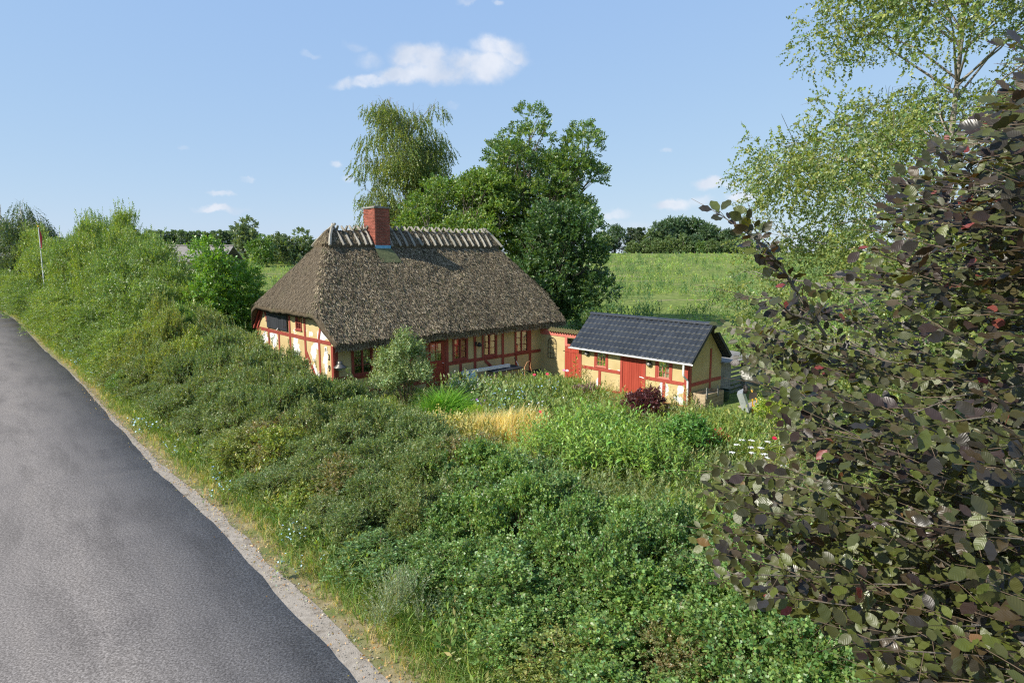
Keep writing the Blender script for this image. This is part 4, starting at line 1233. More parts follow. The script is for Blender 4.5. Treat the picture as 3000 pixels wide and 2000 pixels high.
q = MB(); q.lathe([(.05, -.03), (.17, -.045), (.19, 0), (.17, .045), (.05, .03)], 14); wo_ = q.build('wheel', M['iron'], barrow); wo_.location = (.1, .1, 1.0); wo_.rotation_euler = (PI / 2, 0, .3)
path = thing('stone_path', 'pale worn paving stones in the grass in front of the crate', 'path', (*w2(SA + 1.6, SB - 1.9), 0), ANG)
path['kind'] = 'structure'
for i in range(5):
    for j in range(4):
        q = MB(); x = i * .48 + random.uniform(-.03, .03); y = -j * .5 + random.uniform(-.03, .03); h = .03 + random.uniform(0, .03)
        q.box(x, x + .44, y, y + .45, -.05, h); q.build('paving_stone', M['paving'], path)

# ------------------------------------------------------------------ far barn, flagpole
bx, by = -52.3, 104; bz = gz1(bx, by)
barn = thing('barn', 'long low barn with a grey sheet roof beyond the hedge', 'barn', (bx, by, bz), R(3))
q = MB(); q.box(-6.4, 6.4, -4, 4, -1, 2.9); q.build('wall', M['barn_wall'], barn)
for i in range(10):
    q = MB(); x0 = -6.8 + i * 1.36
    q.prism([(-4.6, 2.9), (0, 5.35 + random.uniform(-.01, .01)), (4.6, 2.9), (4.6, 2.8), (0, 5.25), (-4.6, 2.8)], 0, x0 + .02, x0 + 1.36); q.build('roof_sheet', M['barn_roof'], barn)
q = MB(); q.tube([(-6.8, 0, 5.4), (6.8, 0, 5.4)], .14, 6); q.build('ridge', M['barn_roof'], barn)
q = MB(); q.box(-3, 1, -4.05, -4, -.5, 2.5); q.build('door', M['grey_wood'], barn)
fx, fy = -49.5, 67
pole = thing('flagpole', 'thin white flagpole with a small red pennant in front of the far weeping trees', 'flagpole', (fx, fy, gz1(fx, fy)))
q = MB(); q.tube([(0, 0, -.2), (0, 0, 9.3)], [.06, .035], 8); q.build('pole', M['white_metal'], pole)
q = MB(); q.lathe([(0, 9.28), (.09, 9.33), (.1, 9.4), (.06, 9.47), (0, 9.5)], 8); q.build('finial', M['yellow_tube'], pole)
q = MB(); q.add([(.05, 0, 9.2), (.22, .1, 8.3), (.14, .0, 7.2), (.06, 0, 7.0), (.07, .02, 9.2), (.24, .12, 8.3), (.16, .02, 7.2), (.08, .02, 7.0)], [(0, 1, 2, 3), (7, 6, 5, 4), (0, 4, 5, 1), (1, 5, 6, 2), (2, 6, 7, 3), (3, 7, 4, 0)]); q.build('pennant', M['curtain_red'], pole)
# ------------------------------------------------------------------ plant kit
def nrmz(v):
    return v / (np.linalg.norm(v, axis=-1, keepdims=True) + 1e-9)
def twig_tpl(seed, n=9, L=.28, ll=.06, lw=.042, ang=55, fold=.22, curve=.05, stem=.003, kind='diamond', jit=.55, whorl=False, t0=.12, taper=.35):
    """one leafy shoot along +z, leaves facing +y: vertices, triangles, per vertex leaf number (-1 = stem)"""
    g = np.random.default_rng(seed)
    V = []; T = []; I = []
    cz = lambda t: np.array([curve * math.sin(t * 2.2) * L, curve * L * t * t * -1.2, t * L])
    if stem > 0:
        P = [cz(t) for t in (0, .5, 1)]
        for i, p in enumerate(P):
            w_ = stem * (1 - .35 * i)
            V += [p + np.array([-w_, 0, 0]), p + np.array([w_, 0, 0])]; I += [-1, -1]
        T += [(0, 1, 3), (0, 3, 2), (2, 3, 5), (2, 5, 4)]
    for k in range(n):
        t = t0 + (1 - t0) * (k + .5) / n
        s = 1 if k % 2 else -1
        p = cz(min(t, 1))
        a = R(ang) * (1 - .6 * max(0, t - .75) / .25) + g.normal(0, .18)
        ph = g.uniform(0, 2 * PI) if whorl else (0 if s > 0 else PI) + g.normal(0, jit)
        d = np.array([math.sin(a) * math.cos(ph), math.sin(a) * math.sin(ph) + g.normal(0, .1) - .08, math.cos(a)]); d /= np.linalg.norm(d)
        up = np.array([0, 1, 0]) + g.normal(0, jit, 3) if not whorl else np.cross(d, np.cross(np.array([0, 0, 1.0]), d)) + g.normal(0, .25, 3)
        side = np.cross(d, up); side /= np.linalg.norm(side) + 1e-9; nn = np.cross(side, d)
        sc = (1 - taper * abs(t - .55) / .5) * g.uniform(.8, 1.15)
        l = ll * sc; w_ = lw * sc * .5; o = len(V)
        if kind == 'diamond':
            m_ = p + d * l * .45
            V += [p, m_ + side * w_ + nn * w_ * fold, p + d * l, m_ - side * w_ + nn * w_ * fold]
            T += [(o, o + 1, o + 2), (o, o + 2, o + 3)]; I += [k] * 4
        elif kind == 'long':
            b1 = p + d * l * .35 + nn * l * .06; b2 = p + d * l * .72 + nn * l * -.02; tp = p + d * l * .96 - nn * l * .22 - np.array([0, 0, l * .12])
            V += [p, b1 + side * w_, b1 - side * w_, b2 + side * w_ * .8, b2 - side * w_ * .8, tp]
            T += [(o, o + 1, o + 2), (o + 1, o + 3, o + 2), (o + 2, o + 3, o + 4), (o + 3, o + 5, o + 4)]; I += [k] * 6
        elif kind == 'lobed':
            V += [p, p + d * l * .35 + side * w_ * 1.0, p + d * l * .45 + side * w_ * .45 + nn * .1 * w_, p + d * l * .78 + side * w_ * .85, p + d * l * 1.0, p + d * l * .78 - side * w_ * .85, p + d * l * .45 - side * w_ * .45 + nn * .1 * w_, p + d * l * .35 - side * w_ * 1.0]
            T += [(o, o + 1, o + 2), (o + 2, o + 3, o + 4), (o + 4, o + 5, o + 6), (o, o + 6, o + 7), (o, o + 2, o + 6), (o + 2, o + 4, o + 6)]; I += [k] * 8
    return np.array(V), np.array(T), np.array(I)
def blade_tpl(seed, n=7, h=.4, w=.012, spread=.35, bend=.35, r=.05):
    g = np.random.default_rng(seed); V = []; T = []; I = []
    for k in range(n):
        az = g.uniform(0, 2 * PI); o = len(V); hh = h * g.uniform(.6, 1.15)
        b = np.array([math.cos(az), math.sin(az), 0]) * r * g.uniform(0, 1)
        az2 = az + g.normal(0, .7); d = np.array([math.cos(az2), math.sin(az2), 0]); s = np.array([-d[1], d[0], 0]) * w * .5
        m_ = b + d * hh * spread * .4 + np.array([0, 0, hh * .62]); tp = b + d * hh * (spread + bend * g.uniform(.3, 1.2)) + np.array([0, 0, hh * g.uniform(.8, 1.0)])
        V += [b - s, b + s, m_ + s * .8, m_ - s * .8, tp]; T += [(o, o + 1, o + 2), (o, o + 2, o + 3), (o + 3, o + 2, o + 4)]; I += [k] * 5
    return np.array(V), np.array(T), np.array(I)
STEMC = np.array([.10, .065, .035])
def scatter(tpls, P, D, U, S, pal, seed, stemc=STEMC, lvar=.30, hue=.10, shade=None, gain=1.95):
    """place shoots: positions P, directions D, facings U, sizes S; pal (k,3) colours; returns V, T, C"""
    g = np.random.default_rng(seed)
    D = nrmz(D); X = nrmz(np.cross(U, D)); Y = np.cross(D, X)
    pick = g.integers(0, len(tpls), len(P))
    pal = np.array(pal, float)
    ci = g.integers(0, len(pal), len(P)); cj = g.integers(0, len(pal), len(P)); cf = g.uniform(0, 1, len(P))[:, None]
    TC = (pal[ci] * (1 - cf) + pal[cj] * cf) * gain
    if shade is not None: TC = TC * shade[:, None]
    VV = []; TT = []; CC = []; off = 0
    for k, (v, t, idx) in enumerate(tpls):
        m_ = np.nonzero(pick == k)[0]
        if not len(m_): continue
        Rm = np.stack([X[m_], Y[m_], D[m_]], 2)
        W_ = np.einsum('nij,vj->nvi', Rm, v) * np.reshape(S[m_], (-1, 1, 1)) + P[m_][:, None, :]
        nl = int(idx.max()) + 2
        lv = g.uniform(1 - lvar, 1 + lvar, (len(m_), nl)); hv = g.normal(0, hue, (len(m_), nl))
        C = TC[m_][:, None, :] * lv[:, idx + 1][:, :, None]
        C = C * np.stack([1 + hv[:, idx + 1] * 1.3, np.ones_like(hv[:, idx + 1]), 1 - hv[:, idx + 1] * .6], 2)
        C[:, idx < 0, :] = stemc
        VV.append(W_.reshape(-1, 3)); CC.append(np.clip(C, .004, .9).reshape(-1, 3))
        TT.append((t[None] + (np.arange(len(m_)) * len(v))[:, None, None]).reshape(-1, 3) + off)
        off += len(m_) * len(v)
    return np.concatenate(VV), np.concatenate(TT), np.concatenate(CC)
def rsph(g, n, zmin=-1.0):
    v = nrmz(g.normal(0, 1, (n * 6 + 40, 3)))
    return v[v[:, 2] > zmin][:n]
def lobes_dome(g, n, rx, ry, h, rl=(.3, .45), zb=.25):
    """lobe centres on a lumpy dome"""
    L_ = []
    for i in range(n):
        d = rsph(g, 1, -.1)[0]
        q = g.uniform(.45, .78)
        L_.append((d[0] * rx * q, d[1] * ry * q, h * zb + (abs(d[2]) * (h - h * zb) * q), g.uniform(*rl) * min(rx, ry, h)))
    L_ = np.array(L_)
    L_[:, 0] *= rx / np.max(np.abs(L_[:, 0]) + L_[:, 3] * .9); L_[:, 1] *= ry / np.max(np.abs(L_[:, 1]) + L_[:, 3] * .9)
    L_[:, 2] *= (h - L_[:, 3].mean()) / L_[:, 2].max()
    return L_
def on_lobes(g, lobes, n, up=.55, rnd=.45, inner=.5, zmin=-.45, faceup=.7, flat=1.0):
    w_ = lobes[:, 3] ** 2; li = g.choice(len(lobes), n, p=w_ / w_.sum())
    d = nrmz(g.normal(0, 1, (n, 3))); bad = d[:, 2] < zmin; d[bad, 2] *= -1
    rr = lobes[li, 3] * (inner + (1 - inner) * np.sqrt(g.uniform(0, 1, n)))
    P = lobes[li, :3] + d * rr[:, None] * np.array([1, 1, flat])
    D = d * .8 + np.array([0, 0, up]) + g.normal(0, rnd, (n, 3))
    U = d * .9 + np.array([0, 0, faceup]) + g.normal(0, .4, (n, 3))
    return P, D, U
def branch_mesh(name, base, ends, r0, mat, g, n=5, sag=.1):
    mb = MB()
    for e in ends:
        b = np.array(base, float) if np.ndim(base) == 1 else np.array(base[g.integers(0, len(base))])
        e = np.array(e, float); m1 = b + (e - b) * .35 + np.array([0, 0, 1]) * np.linalg.norm(e - b) * sag + g.normal(0, .04, 3) * np.linalg.norm(e - b)
        m2 = b + (e - b) * .7 + np.array([0, 0, 1]) * np.linalg.norm(e - b) * sag * .7 + g.normal(0, .04, 3) * np.linalg.norm(e - b)
        mb.tube([b, m1, m2, e], [r0, r0 * .7, r0 * .42, r0 * .15], n, cap=False)
    return mb.mesh(name, mat, smooth=True)
def plant(name, label, cat, loc, fol_me, br_me=None, rotz=0, group=None, scale=1.0, fol='foliage', br='branches'):
    t = thing(name, label, cat, loc, rotz, group)
    t.scale = (scale,) * 3 if np.isscalar(scale) else scale
    link(fol, fol_me, t, kind='stuff')
    if br_me is not None: link(br, br_me, t)
    return t
def at_px(u, v, z=0.0):
    """ground position seen at a point of the survey photograph"""
    p = R(7.85); x = (u - 1500) / 1850; yy = math.cos(p) + (1000 - v) / 1850 * math.sin(p); zz = -math.sin(p) + (1000 - v) / 1850 * math.cos(p)
    t = (z - EYE) / zz
    return x * t, yy * t
def in_view(x, y, m_=.16):
    return (y > 1) & (np.abs(x) < y * (.803 + m_) + 1.5)

G_HEDGE = [(.075, .105, .035), (.060, .092, .034), (.095, .125, .038), (.085, .105, .048), (.050, .080, .030)]
G_HEDGE2 = [(.105, .135, .030), (.085, .125, .030), (.135, .155, .032), (.075, .105, .030)]
G_DARK = [(.030, .060, .018), (.045, .080, .020), (.060, .10, .024)]
# ------------------------------------------------------------------ roadside hedge
g = np.random.default_rng(11)
TW_H = [twig_tpl(100 + i, n=9, L=.27, ll=.078, lw=.064, ang=58, kind='lobed' if i % 3 == 0 else 'diamond') for i in range(6)]
TW_HS = [twig_tpl(110 + i, n=11, L=.25, ll=.062, lw=.042, ang=56, kind='diamond') for i in range(6)]
SPECIES = [([(.090, .120, .042), (.070, .100, .038), (.115, .142, .055)], 0, 1.0), ([(.090, .118, .040), (.070, .098, .034), (.115, .135, .05)], 0, 1.05), ([(.080, .115, .040), (.102, .132, .048), (.062, .095, .034)], 0, 1.0),
           ([(.075, .128, .034), (.060, .105, .034), (.098, .150, .040)], 1, 1.0), ([(.085, .140, .036), (.065, .112, .032), (.112, .165, .040)], 1, 1.1), ([(.070, .118, .040), (.090, .142, .044), (.055, .095, .034)], 1, 1.0),
           ([(.125, .150, .032), (.100, .135, .030), (.150, .170, .036)], 1, 1.05), ([(.110, .135, .034), (.135, .155, .040), (.090, .115, .032)], 0, 1.1), ([(.150, .115, .060), (.110, .115, .045), (.090, .115, .04)], 0, 1.0)]
hv = []
for k in range(9):
    lob = lobes_dome(g, 18, 1.2, 1.2, 2.0, (.18, .34))
    # side shoots rising above the dome
    P, D, U = on_lobes(g, lob, 1450, up=.5, inner=.6)
    sp = rsph(g, 34, .25); spP = sp * np.array([1.0, 1.0, 1.75]) * g.uniform(.70, 1.0, (34, 1)); 
    ex = []
    for q in spP:
        for s in np.linspace(0, g.uniform(.3, .75), 6): ex.append(q + np.array([g.normal(0, .02), g.normal(0, .02), s]))
    ex = np.array(ex); P = np.concatenate([P, ex]); D = np.concatenate([D, np.tile([0, 0, 1.0], (len(ex), 1)) + g.normal(0, .3, (len(ex), 3))]); U = np.concatenate([U, g.normal(0, 1, (len(ex), 3))])
    keep = P[:, 2] > .06
    P, D, U = P[keep], D[keep], U[keep]
    spc = SPECIES[k]
    V, T, C = scatter(TW_H if spc[1] else TW_HS, P, D, U, g.uniform(.75, 1.25, len(P)) * spc[2], spc[0], 200 + k, stemc=np.array([.22, .095, .045]), lvar=.36)
    fm = mesh_arrays('foliage', V, T, [M['leaf']], col=C)
    bm_ = branch_mesh('branches', (0, 0, 0), [l[:3] for l in lob] + list(spP + np.array([0, 0, .5])), .022, M['twig'], g)
    hv.append((fm, bm_))
def hedge_h(b):
    return float(np.interp(b, [-30, -20, -11, -6, 1, 8, 14, 20, 30, 60], [1.55, 1.7, 1.7, 2.05, 2.65, 3.3, 4.2, 5.2, 5.6, 6.0]))
cnt = 0
for b in np.arange(-25.5, 11, 1.12):
    for a, f in ((-6.15, .52), (-5.35, .80), (-4.4, .96), (-3.45, 1.0), (-2.6, .97)):
        bb_ = b + random.uniform(-.4, .4); aa = a + random.uniform(-.25, .25)
        x, y = w2(aa, bb_)
        if y < 3.0 or math.hypot(x, y) < 4.2: continue
        h = hedge_h(bb_) * f * random.uniform(.80, 1.16) * 1.0
        sv = float(vnoise(aa / 2.6 + 5, bb_ / 3.2, 66)); sv2 = float(vnoise(aa / 1.4, bb_ / 1.6 + 9, 67))
        k = (random.randrange(3, 6) if bb_ < -14 + 5 * (sv - .5) else random.randrange(0, 3)) if sv2 < .72 else random.choice((6, 7, 3, 0, 8) if random.random() < .9 else (8,))
        if bb_ > 6: k = random.choice((6, 7, 4, 1))
        wd = random.uniform(.72, 1.05)
        fm, bm_ = hv[k]
        look = {0: 'grey green small leaved', 1: 'olive green small leaved', 2: 'dull green small leaved', 3: 'bright green broad leaved', 4: 'fresh green broad leaved', 5: 'deep green broad leaved', 6: 'yellow green', 7: 'light olive', 8: 'brown tinged'}[k]
        row = 'at the hedge road edge' if f < .6 else 'inside the hedge' if a < -2.9 else 'on the hedge garden side'
        spot = ('near the view bottom' if bb_ < -18.5 else 'left of the beech' if bb_ < -12 else 'halfway to the cottage' if bb_ < -5 else 'before the cottage corner' if bb_ < 1 else 'beside the cottage gable')
        t = plant('hedge_shrub', '%s shrub %s %s' % (look, row, spot), 'shrub', (x, y, gz1(x, y) - .03), fm, bm_, random.uniform(0, 6.28), '%s shrubs %s %s' % (look, row, spot), (wd, wd, h / 2.0))
        cnt += 1
# taller growth of the hedge going away to the left
G_TALL = [(.120, .160, .030), (.095, .140, .030), (.160, .190, .034), (.075, .115, .030), (.105, .145, .045)]
tv = []
TW_T = [twig_tpl(140 + i, n=10, L=.42, ll=.10, lw=.062, ang=58, kind='diamond') for i in range(5)]
for k in range(5):
    lob = lobes_dome(g, 22, 1.9, 1.9, 4.4, (.22, .36), zb=.15)
    P, D, U = on_lobes(g, lob, 1500, up=.45, inner=.55)
    sp = rsph(g, 16, .4) * np.array([1.5, 1.5, 3.9])
    ex = np.concatenate([sp + np.array([[g.normal(0, .1), g.normal(0, .1), s]]) for s in np.linspace(0, .9, 6)])
    P = np.concatenate([P, ex]); D = np.concatenate([D, np.tile([0, 0, 1.], (len(ex), 1)) + g.normal(0, .45, (len(ex), 3))]); U = np.concatenate([U, g.normal(0, 1, (len(ex), 3))])
    keep = P[:, 2] > .1; P, D, U = P[keep], D[keep], U[keep]
    V, T, C = scatter(TW_T, P, D, U, g.uniform(.75, 1.3, len(P)), G_TALL if k % 2 == 0 else [G_TALL[1], G_TALL[3], G_TALL[4]], 260 + k)
    tv.append((mesh_arrays('foliage', V, T, [M['leaf']], col=C), branch_mesh('branches', (0, 0, 0), [l[:3] for l in lob], .04, M['twig'], g)))
for b, rows in [(12.0, ((-5.6, 2.6), (-4, 3.6), (-2.2, 3.8))), (14.5, ((-5.7, 2.7), (-4.0, 4.0), (-2.0, 4.4))), (17, ((-5.7, 3.0), (-3.9, 4.6), (-1.6, 5.2), (.8, 5.0))), (19.8, ((-5.7, 3.2), (-3.8, 5.0), (-1.4, 5.9), (1.2, 5.2))), (23, ((-5.7, 3.4), (-3.6, 5.6), (-1.2, 6.6), (1.5, 6.0))), (26.5, ((-5.8, 3.4), (-3.6, 5.8), (-.8, 7.0))), (30, ((-5.8, 3.5), (-3.5, 6.0), (-.6, 6.9))), (34, ((-5.8, 3.6), (-3.4, 6.2), (-.6, 7.3))), (38, ((-5.8, 3.6), (-3.4, 6.0), (-.4, 6.8))), (43, ((-5.9, 3.7), (-3.2, 6.0), (0, 7.4))), (48, ((-5.9, 3.7), (-3, 5.8), (0, 7.2))), (54, ((-5.9, 3.8), (-2.8, 6.0), (.4, 7.4))), (61, ((-5.9, 3.8), (-2.6, 6.2), (.8, 7.0))), (69, ((-5.9, 4), (-2.4, 6.4), (1, 7.2))), (78, ((-6, 4.2), (-2, 6.6))), (88, ((-6, 4.5), (-2, 7)))]:
    for a, h in rows:
        aa = a + random.uniform(-.3, .3); bb_ = b + random.uniform(-.6, .6); x, y = w2(aa, bb_)
        k = random.randrange(5); fm, bm_ = tv[k]; h *= random.uniform(.90, 1.12) * (1.0 if a < -5 else 1.1 if b < 13 else 1.10 if b < 32 else 1.3)
        front = a < -5
        s = random.uniform(.85, 1.0) * (1 + max(0, b - 30) * .012)
        far_ = 'left of the gable' if b < 18 else 'in front of the far barn' if b < 28 else 'towards the flagpole' if b < 50 else 'at the far left end'
        plant('hedge_bush', ('low bushy shrub on the roadside of the tall hedge ' if front else 'tall yellow green bush of the big hedge ' if k % 2 == 0 else 'tall mid green bush of the big hedge ') + far_, 'bush', (x, y, gz1(x, y) - .05), fm, bm_, random.uniform(0, 6.28), ('roadside bushes ' if front else 'tall yellow green bushes ' if k % 2 == 0 else 'tall mid green bushes ') + far_, (s, s, h / 4.5))
# dark hazel by the gable
def round_tree(name, label, cat, loc, lobes, ntw, tpls, pal, seed, trunk_h, r0, bark='bark', up=.4, group=None, size=(.8, 1.25), inner=.45, extra=None, zmin=-.45, flat=1.0, faceup=.7, shade_in=False):
    g_ = np.random.default_rng(seed)
    P, D, U = on_lobes(g_, lobes, ntw, up=up, inner=inner, zmin=zmin, flat=flat, faceup=faceup)
    keep = P[:, 2] > .1; P, D, U = P[keep], D[keep], U[keep]
    V, T, C = scatter(tpls, P, D, U, g_.uniform(*size, len(P)), pal, seed + 1)
    fm = mesh_arrays('crown', V, T, [M['leaf']], col=C)
    mb = MB(); th = trunk_h
    tp = [np.array([0, 0, -.3]), np.array([g_.normal(0, .05), g_.normal(0, .05), th * .5]), np.array([g_.normal(0, .1), g_.normal(0, .1), th])]
    mb.tube(tp, [r0 * 1.15, r0 * .9, r0 * .75], 8, cap=False)
    for l in lobes:
        e = l[:3]; b = tp[2] + np.array([0, 0, g_.uniform(-.25, .1) * th]); ln_ = np.linalg.norm(e - b)
        m1 = b + (e - b) * .4 + np.array([0, 0, ln_ * .10]) + g_.normal(0, .05 * ln_, 3); m2 = b + (e - b) * .75 + np.array([0, 0, ln_ * .08]) + g_.normal(0, .05 * ln_, 3)
        mb.tube([b, m1, m2, e], [r0 * .5, r0 * .32, r0 * .18, r0 * .05], 5, cap=False)
        for q in range(3):
            d = rsph(g_, 1, -.2)[0] * l[3] * .9
            mb.tube([m2, (m2 + e + d) / 2 + g_.normal(0, .05, 3), e + d], [r0 * .14, r0 * .08, r0 * .02], 4, cap=False)
    t = thing(name, label, cat, loc, 0, group)
    link('crown', fm, t, kind='stuff'); mb.build('trunk', M[bark], t, smooth=True)
    return t
x, y = w2(.1, 14.2)
lob = lobes_dome(g, 48, 3.0, 2.7, 7.3, (.26, .40), zb=.10)
TW_Z = [twig_tpl(170 + i, n=8, L=.42, ll=.16, lw=.13, ang=60, kind='diamond') for i in range(4)]
round_tree('hazel_bush', 'big round dark green bush standing at the left end of the cottage', 'bush', (x, y, 0), lob, 5200, TW_Z, [(.070, .135, .018), (.100, .170, .022), (.055, .110, .018)], 300, 1.2, .10)
# ------------------------------------------------------------------ trees behind the cottage
def crown_lobes(g_, n, c, rad, rl, shell=.62):
    """lobes filling an ellipsoid crown, denser towards its surface"""
    d = rsph(g_, n); q = shell + (1 - shell) * g_.uniform(0, 1, n) - (g_.uniform(0, 1, n) < .25) * .35
    P = np.array(c) + d * np.array(rad) * (q[:, None] * .85)
    return np.column_stack([P, g_.uniform(rl[0], rl[1], n)])
G_MAPLE = [(.070, .110, .026), (.050, .085, .022), (.095, .130, .030), (.040, .072, .022)]
TW_M = [twig_tpl(400 + i, n=9, L=.55, ll=.17, lw=.15, ang=60, kind='diamond', jit=.45, stem=0) for i in range(4)]
def place(u, d):
    x = (u - 1500) / 1867 * d
    return x, d, gz1(x, d)
g = np.random.default_rng(21)
x, y, z = place(1580, 49)
lob = crown_lobes(g, 60, (0, 0, 10.9 - z), (5.5, 4.6, 7.0), (1.1, 1.7))
round_tree('maple_tree', 'tall broad green maple tree behind the right end of the cottage', 'tree', (x, y, z), lob, 6600, TW_M, G_MAPLE, 410, 3.6, .32, inner=.55, flat=.75, up=.25, zmin=-.35)
x, y, z = place(1362, 47)
lob = crown_lobes(g, 42, (0, 0, 8.6 - z), (5.6, 3.8, 4.7), (.95, 1.5))
round_tree('maple_tree', 'lower bushy green tree between the weeping birch and the tall maple', 'tree', (x, y, z), lob, 5200, TW_M, [(.080, .125, .026), (.060, .100, .022), (.100, .140, .030)], 420, 3.0, .26, inner=.5, flat=.8, up=.25)
x, y, z = place(1625, 43.5)
lob = crown_lobes(g, 40, (0, 0, 5.0 - z), (4.0, 2.8, 5.0), (.9, 1.35))
round_tree('elder_tree', 'dark dense low tree against the right end of the thatched roof', 'tree', (x, y, z), lob, 4400, TW_M, [(.035, .068, .022), (.050, .085, .026), (.028, .055, .020)], 430, 1.6, .2, inner=.5)
x, y, z = place(1740, 41)
lob = crown_lobes(g, 14, (0, 0, 1.7 - z), (1.9, 1.6, 1.7), (.5, .8))
round_tree('elder_bush', 'small green bush in the field edge left of the shed roof', 'bush', (x, y, z), lob, 900, TW_M, [(.055, .095, .026), (.075, .115, .030)], 440, .8, .08, size=(.6, .9))

def strand_tpl(seed, n=26, L=1.5, ll=.05, lw=.038):
    return twig_tpl(seed, n=n, L=L, ll=ll, lw=lw, ang=48, curve=.05, stem=.0045, whorl=True, taper=.2, t0=.03)
def weeping(name, label, loc, lobes, nst, tpls, pal, seed, h, r0, group=None, size=(.7, 1.2), droop=1.0, bark='birch_bark', cat='tree', fine=0):
    """a tree whose shoots hang: leaders rise, limbs arch outwards, strands hang from them"""
    g_ = np.random.default_rng(seed)
    w_ = lobes[:, 3] ** 2; li = g_.choice(len(lobes), nst, p=w_ / w_.sum())
    d = nrmz(g_.normal(0, 1, (nst, 3))); rr = lobes[li, 3] * (.25 + .75 * np.sqrt(g_.uniform(0, 1, nst)))
    P = lobes[li, :3] + d * rr[:, None] * np.array([1, 1, .8])
    D = np.array([0, 0, -droop]) + d * np.array([.45, .45, .15]) + g_.normal(0, .22, (nst, 3))
    U = d * np.array([1, 1, .3]) + g_.normal(0, .3, (nst, 3)) + np.array([0, 0, .2])
    V, T, C = scatter(tpls, P, D, U, g_.uniform(*size, nst), pal, seed + 1, stemc=np.array([.09, .06, .04]))
    mb = MB(); wob = g_.normal(0, .12, (5, 2))
    tp = [np.array([wob[i, 0] * i * .5, wob[i, 1] * i * .5, h * f]) for i, f in enumerate((-.02, .25, .5, .75, .96))]
    mb.tube(tp, [r0 * 1.2, r0 * .85, r0 * .62, r0 * .35, r0 * .08], 8, cap=False)
    for l in lobes:
        e = l[:3] + np.array([0, 0, l[3] * .3]); zb_ = max(h * .12, min(e[2] - .45 * np.hypot(e[0], e[1]) - .5, h * .85)); f = zb_ / h
        k = np.interp(f, (-.02, .25, .5, .75, .96), range(5)); i0 = int(min(3, k)); b = tp[i0] + (tp[i0 + 1] - tp[i0]) * (k - i0)
        ln_ = np.linalg.norm(e - b); m1 = b + (e - b) * .4 + np.array([0, 0, ln_ * .12]) + g_.normal(0, .04 * ln_, 3); m2 = b + (e - b) * .75 + np.array([0, 0, ln_ * .13]) + g_.normal(0, .04 * ln_, 3)
        rb = r0 * .42 * (1 - f * .6)
        mb.tube([b, m1, m2, e], [rb, rb * .62, rb * .38, rb * .12], 5, cap=False)
        for q in range(4):
            dd_ = rsph(g_, 1, -.3)[0] * l[3]
            mb.tube([m2 + (e - m2) * g_.uniform(0, .8), e + dd_ * .6 + np.array([0, 0, .1]), e + dd_ - np.array([0, 0, .25 * l[3]])], [rb * .22, rb * .14, rb * .04], 4, cap=False)
    t = thing(name, label, cat, loc, 0, group)
    link('crown', mesh_arrays('crown', V, T, [M['leaf']], col=C), t, kind='stuff'); mb.build('trunk', M[bark], t, smooth=True)
    return t
M['birch_limb'] = pmat('birch_limb_bark', (.16, .13, .10), (.34, .31, .27), 5, .85, .4)
G_BIRCH = [(.105, .130, .036), (.080, .110, .034), (.130, .150, .040), (.070, .095, .036)]
x, y, z = place(1195, 55)
lob = []
for k in range(90):
    zz = 5.0 + 13.6 * g.uniform(0, 1) ** .85; rm = np.interp(zz, [4, 8, 13, 17, 19], [3.9, 4.2, 4.2, 3.4, 1.8]); a_ = g.uniform(0, 6.28); q = rm * math.sqrt(g.uniform(.15, 1)) * .85
    lob.append((q * math.cos(a_), q * math.sin(a_), zz - z, g.uniform(1.0, 1.6)))
lob += [(2.6, -.3, 18.6 - z, .75), (-2.9, -.2, 18.6 - z, .7), (3.3, 0, 18.2 - z, .5), (-1.5, 0, 19.0 - z, .6)]
weeping('birch_tree', 'weeping birch with long hanging shoots standing behind the chimney', (x, y, z), np.array(lob), 7500, [strand_tpl(500 + i, n=16, L=.95, ll=.15, lw=.115) for i in range(4)], G_BIRCH, 510, 18.5 - z, .26, bark='birch_limb')
# big birch at the right, behind the copper beech
lob = []
for k in range(130):
    zz = 2.4 + 15.2 * g.uniform(0, 1) ** 1.25; rm = np.interp(zz, [1.5, 4.5, 8, 11.5, 14, 18], [5.2, 6.6, 6.6, 5.2, 4.0, 2.2]); a_ = g.uniform(0, 6.28); q = rm * math.sqrt(g.uniform(.12, 1)) * .9
    lob.append((q * math.cos(a_), q * math.sin(a_), zz, g.uniform(.8, 1.5)))
weeping('birch_tree', 'large open birch with fine yellow green leaves at the right edge', (13.6, 20.2, 0), np.array(lob), 17500, [twig_tpl(530 + i, n=12, L=.55, ll=.098, lw=.080, ang=56, curve=.12, stem=0, whorl=True, taper=.2, t0=.06) for i in range(5)], [(.115, .140, .040), (.088, .118, .036), (.145, .165, .045), (.070, .098, .040)], 540, 17.2, .17, size=(.7, 1.25), droop=.18, bark='birch_limb')

# ------------------------------------------------------------------ far trees
TW_F = [twig_tpl(600 + i, n=9, L=.9, ll=.42, lw=.36, ang=62, kind='diamond', stem=0, jit=.5) for i in range(3)]
def far_tree_mesh(seed, c, rad, n, rl, ntw, pal, flat=.85, up=.25):
    g_ = np.random.default_rng(seed); lb = crown_lobes(g_, n, c, rad, rl)
    P, D, U = on_lobes(g_, lb, ntw, up=up, inner=.6, flat=flat); k = P[:, 2] > .2
    V, T, C = scatter(TW_F, P[k], D[k], U[k], g_.uniform(.8, 1.3, k.sum()), pal, seed + 1)
    mb = MB(); mb.tube([(0, 0, -.5), (0, 0, c[2] * .6), (.1, .1, c[2] + rad[2] * .3)], [.32, .24, .08], 6)
    for l in lb[::2]: mb.tube([(0, 0, c[2] * .5), (l[0] * .5, l[1] * .5, (l[2] + c[2] * .5) / 2 + .5), l[:3]], [.14, .09, .03], 4, cap=False)
    return mesh_arrays('crown', V, T, [M['leaf']], col=C), mb.mesh('trunk', M['bark'])
